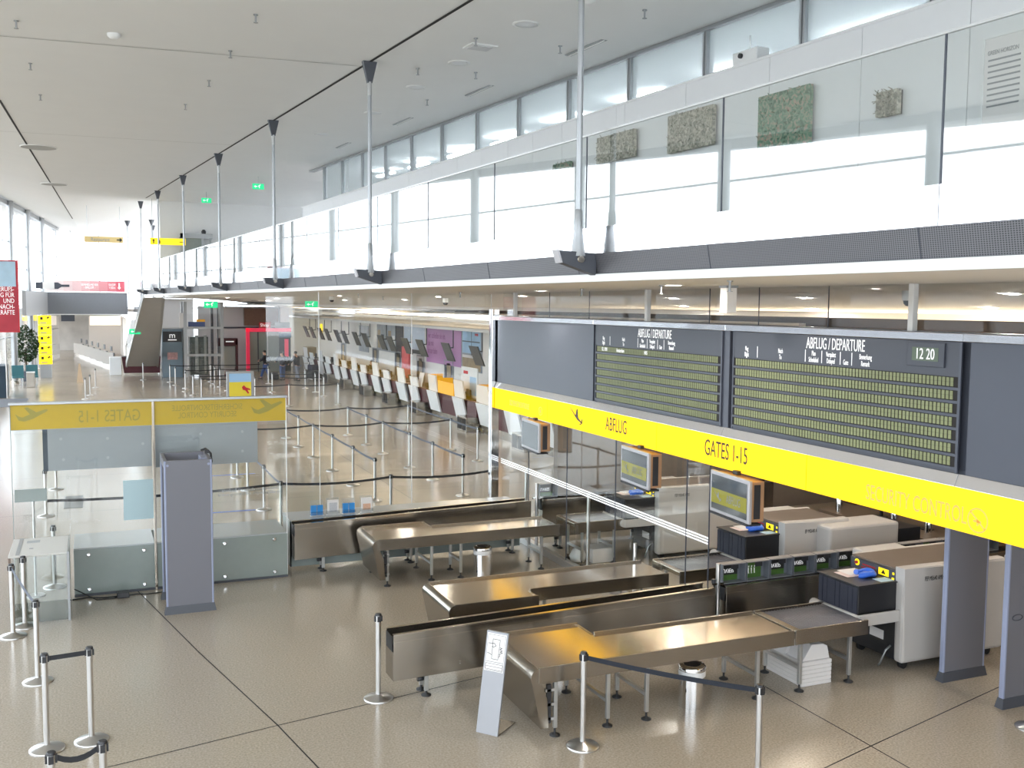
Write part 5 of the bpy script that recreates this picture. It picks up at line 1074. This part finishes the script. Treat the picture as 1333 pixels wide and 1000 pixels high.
t = T('restaurant_sign', 'pale yellow Restaurant sign hanging in the bright far end', 'sign', (.58, 50, 7.38)); link('panel', MB().box(-.83, .83, 0, .06, 0, .27), P('pale_yellow', (.85, .66, .30), .5), t); text('Restaurant', .23, (-.15, -.01, .13), '-y', greytube, t, .8); link('arrow', MB().prism([(.8, .135), (.68, .23), (.68, .16), (.55, .16), (.55, .11), (.68, .11), (.68, .04)], 'y', -.02, -.003), inkblack, t); link('hanger', MB().cyl((-.7, .03, .27), .01, 1.4, 6), greytube, t); link('hanger', MB().cyl((.7, .03, .27), .01, 1.4, 6), greytube, t)
t = T('arrow_sign', 'yellow hanging sign with arrows right of the Restaurant sign', 'sign', (2.97, 44, 7.04)); link('panel', MB().box(-.7, .7, 0, .06, 0, .27), yellow, t); link('arrow', MB().prism([(-.58, .05), (-.54, .05), (-.54, .16), (-.5, .16), (-.56, .23), (-.62, .16), (-.58, .16)], 'y', -.02, -.003), inkblack, t); link('pictogram', MB().prism([(-.38, .05), (-.3, .05), (-.3, .15), (-.34, .22), (-.38, .15)], 'y', -.02, -.003), inkblack, t); link('arrow', MB().prism([(.66, .13), (.6, .18), (.6, .145), (.45, .145), (.45, .115), (.6, .115), (.6, .08)], 'y', -.02, -.003), inkblack, t); link('hanger', MB().cyl((-.6, .03, .27), .01, 1.6, 6), greytube, t)
solo('small_yellow_sign', MB().box(6.0, 6.35, 40.0, 40.05, 7.15, 7.45), yellow, 'small yellow sign above the balustrade beside the bare trees', 'sign')
t = T('upper_lift_head', 'grey framed lift head against the upper end wall', 'lift', (3.55, 44.9, 5.2)); link('head_beam', MB().box(0, 1.3, 0, .3, 2.2, 2.4), greytube, t); link('jamb', MB().box(0, .1, 0, .3, 0, 2.4), greytube, t); link('jamb', MB().box(.85, .95, 0, .3, 0, 2.2), greytube, t); link('glass', MB().box(.1, .85, .1, .12, 1.2, 2.2), greenglass, t); link('cross_beam', MB().box(.1, .85, .05, .2, 1.0, 1.25), greytube, t); link('camera', MB().lathe([(.08, 0), (.1, .1), (.05, .18)], (.95, .1, 2.4), 12), blackp, t); link('side_glass', MB().box(1.2, 1.25, 0, .3, 0, 2.4), clearpl, t)
def bare_tree(loc, lab, sd):
    t = T('bare_tree', lab, 'tree', loc); rr = random.Random(sd); m = MB(); link('planter', MB().lathe([(.2, 0), (.25, .4)], n=16), white, t)
    def grow(p, d, L, r, n):
        q = Vector(p) + Vector(d) * L; m.tube([p, tuple(q)], r, 5, r * .6)
        if n > 0:
            for _ in range(3):
                dd = (Vector(d) + Vector((rr.uniform(-.6, .6), rr.uniform(-.6, .6), rr.uniform(0, .5)))).normalized(); grow(tuple(q), tuple(dd), L * .7, r * .6, n - 1)
    grow((0, 0, .4), (0, 0, 1), .75, .022, 3); link('branches', m, barkm, t)
for k, (x, y, lab) in enumerate(((5.9, 42, 'bare twig tree beyond the balustrade, leftmost of three'), (6.6, 40, 'bare twig tree beyond the balustrade, middle of three'), (7.3, 40, 'bare twig tree beyond the balustrade, rightmost of three'))): bare_tree((x, y, 5.2), lab, k)
# pylon with yellow signs
t = T('sign_pillar', 'grey pillar with five stacked yellow pictogram signs at left', 'sign pillar', (-2.66, 67, 0)); link('pillar', MB().box(-.32, .32, -.15, .15, 0, 3.82), greytube, t, .01)
for k in range(5):
    z = 3.24 - k * .60
    s = link('sign_plate', MB().box(-.37, .37, -.22, -.16, z, z + .56), yellow, t, .01)
    link('arrow', MB().prism([(.1, z + .42), (.22, z + .5), (.3, z + .38), (.22, z + .42), (.18, z + .34)], 'y', -.24, -.222), inkblack, s); link('pictogram', MB().box(-.24, -.1, -.24, -.222, z + .3, z + .46), inkblack, s); link('text_bar', MB().box(-.25, .1, -.24, -.222, z + .08, z + .14), greyink, s)
solo('far_black_sign', MB().box(-1.95, -1.1, 74.5, 74.6, 3.3, 3.96), slate2, 'black pictogram sign beside the yellow sign pillar', 'sign'); solo('far_yellow_sign', MB().box(-4.3, -3.4, 74, 74.1, 3.35, 3.75), yellow, 'yellow sign left of the pillar under the bridge', 'sign')
# plant
t = T('potted_ficus', 'dense dark green potted tree between the left columns', 'plant', (-3.62, 64.6, 0)); link('pot', MB().lathe([(.3, 0), (.4, .6), (.38, .6)], n=18), slate2, t); link('trunk', MB().cyl((0, 0, .5), .05, 1.3, 8), barkm, t)
lf = MB(); rr = random.Random(3)
for _ in range(900):
    a = rr.uniform(0, 6.28); u = rr.uniform(-1, 1); r_ = rr.uniform(.5, 1) ** .5; px = .72 * r_ * math.cos(a) * math.sqrt(1 - u * u); py = .72 * r_ * math.sin(a) * math.sqrt(1 - u * u); pz = 2.15 + 1.1 * r_ * u
    v = Vector((rr.uniform(-1, 1), rr.uniform(-1, 1), rr.uniform(-1, 1))).normalized() * .11; w_ = v.cross(Vector((rr.uniform(-1, 1), rr.uniform(-1, 1), rr.uniform(-1, 1)))).normalized() * .05; c = Vector((px, py, pz)); lf.quad(c - v, c + w_, c + v, c - w_)
o = link('foliage', lf, leafm, t); o['kind'] = 'stuff'
# seats
def seat(loc, lab):
    t = T('waiting_seat', lab, 'seat', loc, R(6), 'teal waiting seats'); link('seat', MB().box(-.3, .3, -.3, .25, .42, .5), teal, t, .02); link('backrest', MB().hexa([(-.3, .2, .45), (.3, .2, .45), (.3, .27, .45), (-.3, .27, .45)], [(-.3, .35, 1.1), (.3, .35, 1.1), (.3, .42, 1.1), (-.3, .42, 1.1)]), teal, t, .02); link('leg', MB().box(-.25, -.2, -.2, .2, 0, .42), legm, t); link('leg', MB().box(.2, .25, -.2, .2, 0, .42), legm, t)
seat((-3.85, 61.3, 0), 'teal waiting seat at the far left, left of two'); seat((-3.15, 61.6, 0), 'teal waiting seat at the far left, right of two')
t = T('steel_litter_bin', 'steel litter bin beside the teal seats', 'bin', (-3.15, 59.9, 0)); link('body', MB().box(-.2, .2, -.2, .2, 0, .8), steel, t, .02); link('lid', MB().box(-.21, .21, -.21, .21, .8, .84), white, t)
t = T('navy_kiosk', 'dark navy kiosk counter at the left edge of the picture', 'kiosk', (-4.35, 53.5, 0)); link('counter', MB().box(-.5, .45, 0, 2, 0, 1.55), navy, t, .01); link('notice', MB().box(-.4, .2, -.02, 0, 1.15, 1.95), paper, t); link('post', MB().cyl((.5, 0, 0), .04, 2.9, 10), poststeel, t)
t = T('hanging_poster', 'large red and blue recruitment poster hanging at the left edge', 'poster', (-3.65, 45, 3.45)); link('panel', MB().box(-.9, .9, 0, .06, 0, 2.85), redcl if False else P('poster_red', (.45, .03, .05), .5, noise=.25, scale=1.5), t); link('blue_field', MB().box(-.9, .85, -.006, 0, 1.8, 2.8), P('poster_blue', (.45, .62, .75), .5, noise=.3, scale=1.5), t)
text('BERUFS-\nWEG FÜR\nUND\nNACH-\nKRÄFTE', .26, (.78, -.012, 1.22), '-y', letter, t, .7, 'RIGHT'); link('frame', MB().box(-.92, .92, .0, .08, -.04, 0).box(.9, .94, 0, .08, -.04, 2.87), redink, t)
# boarding row far left
bc = None
for k in range(6):
    x = -1.1 + k * .42; y = 92 - k * 3.2
    if bc is None:
        bc = T('far_counter', 'x', 'counter', (x, y, 0), R(-75), 'pale counters at the far end'); link('front', MB().box(-1.4, 1.2, -.05, 0, .25, 1.1), P('pale_counter', (.36, .33, .29), .5), bc); link('dark_gap', MB().box(1.2, 1.45, -.04, 0.02, .25, 1.1), blackp, bc); link('screen', MB().box(-.6, -.2, .3, .34, 1.15, 1.5), blackp, bc); link('plinth', MB().box(-1.4, 1.4, 0, .5, 0, .25), steel, bc); c = bc
    else: c = dup(bc, (x, y, 0), R(-75))
    c['label'] = 'pale far counter with dark gap left of the stairs, %s from the back' % ORD[k]
solo('far_light_band', MB().box(-.2, 2.3, 94, 94.3, 2.6, 3.4), P('lit_band', (.9, .8, .7), .5, emis=.5), 'lit pinkish header band above the far counters', 'header'); solo('small_wet_sign', MB().prism([(0, 0), (.35, 0), (.2, 1.1), (.12, 1.1)], 'y', 0, .08), P('tan_sign', (.6, .45, .3), .5), 'small tan floor sign standing in the far left hall', 'sign', (-.9, 62.5, 0))
# stairs seen from below
t = T('staircase', 'grey staircase seen from below rising to the gallery by the desk', 'staircase', (0, 0, 0))
link('underside', MB().hexa([(2.36, 52, 4.95), (3.30, 52, 4.95), (3.30, 52, 5.2), (2.36, 52, 5.2)], [(2.25, 82, .6), (3.9, 82, .6), (3.9, 82, 1.0), (2.25, 82, 1.0)]), stairm, t) if False else None
link('underside', MB().quad((2.5, 54, 4.9), (3.35, 54, 4.9), (3.72, 67.2, .6), (1.98, 67.2, .6)), stairm, t)
link('stringer', MB().hexa([(3.35, 54, 4.85), (3.45, 54, 4.85), (3.82, 67.2, .55), (3.72, 67.2, .55)], [(3.35, 54, 5.3), (3.45, 54, 5.3), (3.82, 67.2, 1.0), (3.72, 67.2, 1.0)]), legm, t); link('stringer', MB().hexa([(2.4, 54, 4.85), (2.5, 54, 4.85), (1.98, 67.2, .55), (1.88, 67.2, .55)], [(2.4, 54, 5.3), (2.5, 54, 5.3), (1.98, 67.2, 1.0), (1.88, 67.2, 1.0)]), legm, t)
sd_ = MB()
for k in range(16): f = k / 16; sd_.box(2.45 - .5 * f, 3.4 + .38 * f, 54 + f * 13.2, 54 + f * 13.2 + .82, 5.35 - 4.5 * f - .02, 5.40 - 4.5 * f)
link('treads', sd_, stairm, t); link('side_glass', MB().quad((3.45, 54, 5.2), (3.82, 67.2, .9), (3.82, 67.2, 1.9), (3.45, 54, 6.2)), clearpl, t); link('side_glass', MB().quad((2.4, 54, 5.2), (1.88, 67.2, .9), (1.88, 67.2, 1.9), (2.4, 54, 6.2)), clearpl, t)
# info desk
t = T('information_desk', 'dark red information desk below the stairs', 'desk', (1.75, 68.3, 0)); link('front', MB().hexa([(.05, 0, .12), (2.2, -.3, .12), (2.2, .5, .12), (.05, .8, .12)], [(-.08, -.1, 1.15), (2.25, -.4, 1.15), (2.25, .5, 1.15), (-.08, .8, 1.15)]), darkred, t); link('plinth', MB().box(.1, 2.1, -.1, .5, 0, .12), steel, t); link('counter_top', MB().box(-.05, 2.25, -.3, .6, 1.15, 1.19), slate2, t); link('white_side', MB().box(-.8, -.1, -.2, .6, 0, 1.15), cwhite, t, .03)
solo('white_desk_screen', MB().box(-.3, .3, 0, .08, 0, .55), white, 'white computer screen at the right end of the information desk', 'monitor', (3.75, 68.4, 1.19), R(20), bevel=.02)
solo('desk_printer', MB().box(-.3, .3, -.2, .2, 0, .22), blackp, 'black printer on the information desk', 'printer', (3.1, 68.6, 1.19), bevel=.02)
# kiosk and lift tower
t = T('blue_kiosk', 'blue grey kiosk with a black sign left of the lift', 'kiosk', (3.95, 65.3, 0)); link('cabinet', MB().box(0, 1.2, 0, 1, 0, 3.0), P('kiosk_blue', (.16, .22, .27), .3), t, .01); link('sign_board', MB().box(.05, 1.15, -.05, 0, 2.2, 2.85), blackp, t); text('m', .5, (.6, -.06, 2.6), '-y', letter, t, 1.0); text('MEINL', .16, (.6, -.06, 2.35), '-y', letter, t, 1.0) if False else link('sign_bar', MB().box(.35, .85, -.06, -.05, 2.3, 2.36), letter, t); link('poster', MB().box(.3, .9, -.02, 0, 1.1, 1.55), P('kiosk_print', (.5, .3, .3), .5, noise=.6, scale=6), t); link('top_trim', MB().box(-.1, 1.25, -.1, 1, 3.0, 3.08), greytube, t)
t = T('lift_tower', 'glass lift tower with grey frame in the middle distance', 'lift', (5.3, 65.0, 0))
for x in (0, 2.2):
    for y in (0, 1.8): link('corner_post', MB().box(x - .1, x + .1, y - .1, y + .1, 0, 4.7), greytube, t)
link('inner_post', MB().box(1.6, 1.75, .6, .8, 0, 4.7), slate2, t); link('inner_post', MB().box(1.95, 2.0, .2, .3, 0, 4.7), slate2, t)
for z in (3.0, 1.3): link('cross_beam', MB().box(0, 2.2, -.08, .08, z, z + .15), greytube, t)
link('glass_side', MB().quad((0, 0, .1), (2.2, 0, .1), (2.2, 0, 4.7), (0, 0, 4.7)), clearpl, t); link('cabin', MB().box(.3, 1.4, .4, 1.5, .1, 2.5), P('lift_cabin', (.07, .09, .085), .3, .4, noise=.5, scale=3), t); link('painted_reflex_strip', MB().box(.6, .8, .38, .4, .3, 2.6), P('painted_cabin_reflex', (.45, .48, .46), .2, .6), t); link('painted_reflex_strip', MB().box(1.15, 1.3, .38, .4, .3, 2.6), bpy.data.materials['painted_cabin_reflex'], t); link('model_display', MB().box(.2, 1.2, .1, .3, 3.15, 3.45), P('blue_orange', (.08, .14, .35), .5), t); link('model_top', MB().box(.7, 1.2, .1, .3, 3.45, 3.6), orange, t)  # pale upright strips on the cabin are painted reflections, no lamps
solo('white_vertical_sign', MB().box(4.95, 5.2, 64.9, 65.0, 3.1, 4.0), paper, 'narrow white vertical sign above the kiosk', 'sign')
t = T('magazine_stand', 'dark red arch shaped stand right of the lift', 'stand', (7.5, 65.6, 0)); link('post', MB().box(.9, 1.05, 0, .5, 0, 2.3), darkred, t); link('top', MB().box(-.2, 1.05, 0, .5, 1.9, 2.4), darkred, t, .03); link('panel', MB().box(0, .9, .2, .25, .5, 1.9), P('stand_panel', (.4, .4, .37), .5), t); link('base', MB().box(-.1, 1.05, 0, .5, 0, .1), darkred, t); link('label_bar', MB().box(.3, .8, -.01, 0, 2.15, 2.22), letter, t)
# shop with red frame
t = T('red_shop_frame', 'bright red portal frame of the far shop front', 'shop front', (9.55, 69.0, 0)); link('post', MB().box(0, .22, 0, .3, 0, 2.95), magenta, t); link('lintel', MB().box(0, 3.0, 0, .3, 2.7, 2.95), magenta, t); link('shop_glass', MB().quad((.22, .15, 0), (2.2, .15, 0), (2.2, .15, 2.7), (.22, .15, 2.7)), greenglass, t); link('mullion', MB().box(.75, .82, .1, .2, 0, 2.7), slate2, t); link('mullion', MB().box(1.4, 1.45, .1, .2, 0, 2.7), poststeel, t); link('blue_lintel', MB().box(2.2, 3.0, -.02, .1, 2.3, 2.6), P('lintel_blue', (.05, .15, .25), .5), t); link('dark_opening', MB().box(2.1, 3.0, .2, .3, 0, 2.3), darkgap, t); link('shop_sign', MB().box(.85, 1.6, -.05, 0, 2.97, 3.35), redink, t); text('SPAR' if False else 'Shop', .32, (1.2, -.07, 3.15), '-y', letter, t, .9); link('panel_sign', MB().box(1.9, 2.9, -.05, 0, 2.97, 3.35), greyad, t); link('red_poster', MB().box(2.55, 2.8, -.05, 0.1, 1.0, 2.2), magenta, t)

# ================================================================== PEOPLE
def skinmesh(name, V, E, rad, mt, parent, sub=1):
    me = bpy.data.meshes.new(name); me.from_pydata(V, E, []); me.update(); o = bpy.data.objects.new(name, me); COL.objects.link(o); o.parent = parent; me.materials.append(mt)
    sk = o.modifiers.new('skin', 'SKIN'); sk.use_smooth_shade = True
    for i, r in enumerate(rad):
        d = me.skin_vertices[0].data[i]; d.radius = (r, r) if not isinstance(r, tuple) else r; d.use_root = (i == 0)
    s = o.modifiers.new('sub', 'SUBSURF'); s.levels = sub; s.render_levels = sub
    return o
def person(loc, rz, label, cj, ct, lean=0.0, arms=((.25, .35, 1.0), (-.25, .35, 1.0)), step=.1, cap=None, bag=None, sit=0.0):
    """local frame: faces +y. arms: hand positions (x, y, z)"""
    t = T('person', label, 'person', (loc[0], loc[1], loc[2] - sit), rz)
    hx = lean
    P_ = (0, 0, .93); S1 = (0, hx * .4, 1.12); S2 = (0, hx * .8, 1.36); N_ = (0, hx, 1.50); H1 = (0, hx + .02, 1.60); H2 = (0, hx + .02, 1.70)
    V = [P_, S1, S2, N_, H1, H2]; E = [(0, 1), (1, 2), (2, 3), (3, 4), (4, 5)]; rd = [(.15, .11), (.14, .10), (.16, .11), .06, (.095, .11), (.09, .10)]
    V.append((0, hx + .115, 1.63)); E.append((4, 6)); rd.append(.022)        # nose
    jv, je, jr = [(0, 0, .82), S1, S2, (0, hx * .95, 1.45)], [(0, 1), (1, 2), (2, 3)], [(.20, .165), (.195, .15), (.225, .155), .10]
    tv, te, tr = [(0, 0, 1.0)], [], [(.18, .15)]
    for s, hd in zip((1, -1), arms):
        sh = Vector((s * .19, hx * .85, 1.40)); hand = Vector(hd); mid = (sh + hand) / 2 + Vector((s * .06, -.06, -.06)); wr = mid + (hand - mid) * .85
        i = len(V); V += [tuple(sh), tuple(mid), tuple(wr), tuple(hand)]; E += [(2, i), (i, i + 1), (i + 1, i + 2), (i + 2, i + 3)]; rd += [.058, .045, .03, (.036, .02)]
        dr = (hand - wr).normalized(); sd2 = Vector((1, 0, 0))
        for f in range(4):
            b = hand + dr * .03 + sd2 * (f - 1.5) * .02; e = b + dr * (.055 + .01 * (1.5 - abs(f - 1.5))) + Vector((0, 0, -.015)); k2 = len(V); V += [tuple(b), tuple(e)]; E += [(i + 3, k2), (k2, k2 + 1)]; rd += [.009, .008]
        k2 = len(V); V.append(tuple(hand + sd2 * -s * .045 + dr * .01)); E.append((i + 3, k2)); rd.append(.01)
        j = len(jv); jv += [tuple(sh), tuple(mid), tuple(wr)]; je += [(2, j), (j, j + 1), (j + 1, j + 2)]; jr += [.095, .08, .06]
        ft = step if s > 0 else -step
        i = len(V); leg = [(s * .09, 0, .86), (s * .10, ft * .5 + .03, .5), (s * .10, ft, .1), (s * .11, ft + .12, .04)] if not sit else [(s * .09, .06, .90), (s * .11, .42, .92), (s * .11, .44, .1 + sit), (s * .11, .56, .04 + sit)]
        if sit: ft = .44
        V += leg; E += [(0, i), (i, i + 1), (i + 1, i + 2), (i + 2, i + 3)]; rd += [.085, .058, .04, .035]
        j = len(tv); tv += leg[:3]; te += [(0, j), (j, j + 1), (j + 1, j + 2)]; tr += [.125, .10, .08]
        so = link('shoe', MB().hexa([(s * .11 - .045, ft - .08, 0), (s * .11 + .045, ft - .08, 0), (s * .11 + .05, ft + .2, 0), (s * .11 - .05, ft + .2, 0)], [(s * .11 - .04, ft - .07, .1), (s * .11 + .04, ft - .07, .1), (s * .11 + .04, ft + .17, .055), (s * .11 - .04, ft + .17, .055)]), blackp, t, .015); so.location.z = sit
    skinmesh('body', V, E, rd, skin, t); skinmesh('jacket', jv, je, jr, cj, t); skinmesh('trousers', tv, te, tr, ct, t)
    link('hair', MB().lathe([(.094, -.03), (.10, .04), (.078, .10), (0, .125)], (0, hx + .0, 1.66), 16, cap=False), cap or hair, t)
    for s in (-1, 1): link('eye', MB().lathe([(0, -.01), (.01, 0), (0, .01)], (s * .032, hx + .105, 1.655), 8, cap=False), inkblack, t); link('ear', MB().lathe([(0, -.03), (.015, 0), (0, .03)], (s * .082, hx + .02, 1.64), 8, cap=False), skin, t)
    link('mouth', MB().box(-.02, .02, hx + .095, hx + .1, 1.578, 1.584), redcl, t)
    if bag: link('backpack', MB().box(-.15, .15, hx - .32, hx - .13, 1.0, 1.42), bag, t, .06)
    return t
person((9.75, 62.3, 0), R(75), 'person in black jacket with a backpack at the queue, leftmost', jack1, jeans, .05, ((.18, .42, 1.15), (-.2, .4, 1.1)), .28, bag=blackp)
person((10.55, 61.0, 0), R(10), 'person in navy jacket and blue jeans seen from behind, middle', jack2, jeans, .12, ((.3, .4, 1.05), (-.28, .4, 1.1)), .08)
person((11.35, 60.4, 0), R(35), 'person in charcoal coat, cap and grey trousers, rightmost', jack3, trousg, .16, ((.25, .45, .98), (-.3, .42, 1.0)), .22, cap=blackp)
# person seated behind the information desk
person((2.5, 69.6, 0), R(170), 'dark-haired person sitting behind the information desk', white, jeans, .1, ((.2, .4, 1.25), (-.2, .4, 1.25)), .05, sit=.36)
t = T('desk_stool', 'black stool of the person behind the information desk', 'stool', (2.5, 69.62, 0)); link('seat', MB().lathe([(.2, .40), (.21, .44), (.19, .46)], n=18), blackp, t); link('column', MB().cyl((0, 0, .03), .03, .38, 10), chrome, t); link('foot', MB().cyl((0, 0, 0), .22, .03, 18), chrome, t)
person((14.9, 56.0, 0), R(90), 'person in black sitting behind the far check-in counters', jack1, jack1, .12, ((.2, .4, 1.2), (-.2, .4, 1.2)), .05, sit=.33)
t = T('luggage_trolley', 'luggage trolley loaded with black bags beside the people', 'trolley', (12.15, 59.9, 0), R(20)); link('frame', MB().tube([(-.3, .5, 1.05), (-.3, .4, .2), (-.3, -.5, .12)], .02, 8).tube([(.3, .5, 1.05), (.3, .4, .2), (.3, -.5, .12)], .02, 8).tube([(-.3, .5, 1.05), (.3, .5, 1.05)], .02, 8), chrome, t)
for cx, cy in ((-.25, .35), (.25, .35), (0, -.45)): link('wheel', MB().tube([(cx - .02, cy, .07), (cx + .02, cy, .07)], .07, 12), rubber, t)
solo('travel_bag', MB().box(-.28, .28, -.4, .3, .16, .62), blackp, 'large black bag on the luggage trolley', 'bag', (12.15, 59.9, 0), R(20), bevel=.06); solo('travel_bag', MB().box(-.22, .22, -.3, .25, .64, .98), jack2, 'smaller dark bag on top of the trolley bags', 'bag', (12.15, 59.9, 0), R(20), bevel=.06)
solo('travel_bag', MB().box(-.3, .3, -.2, .2, 0, .45), blackp, 'black bag on the floor between the people', 'bag', (10.1, 61.6, 0), R(10), bevel=.07)
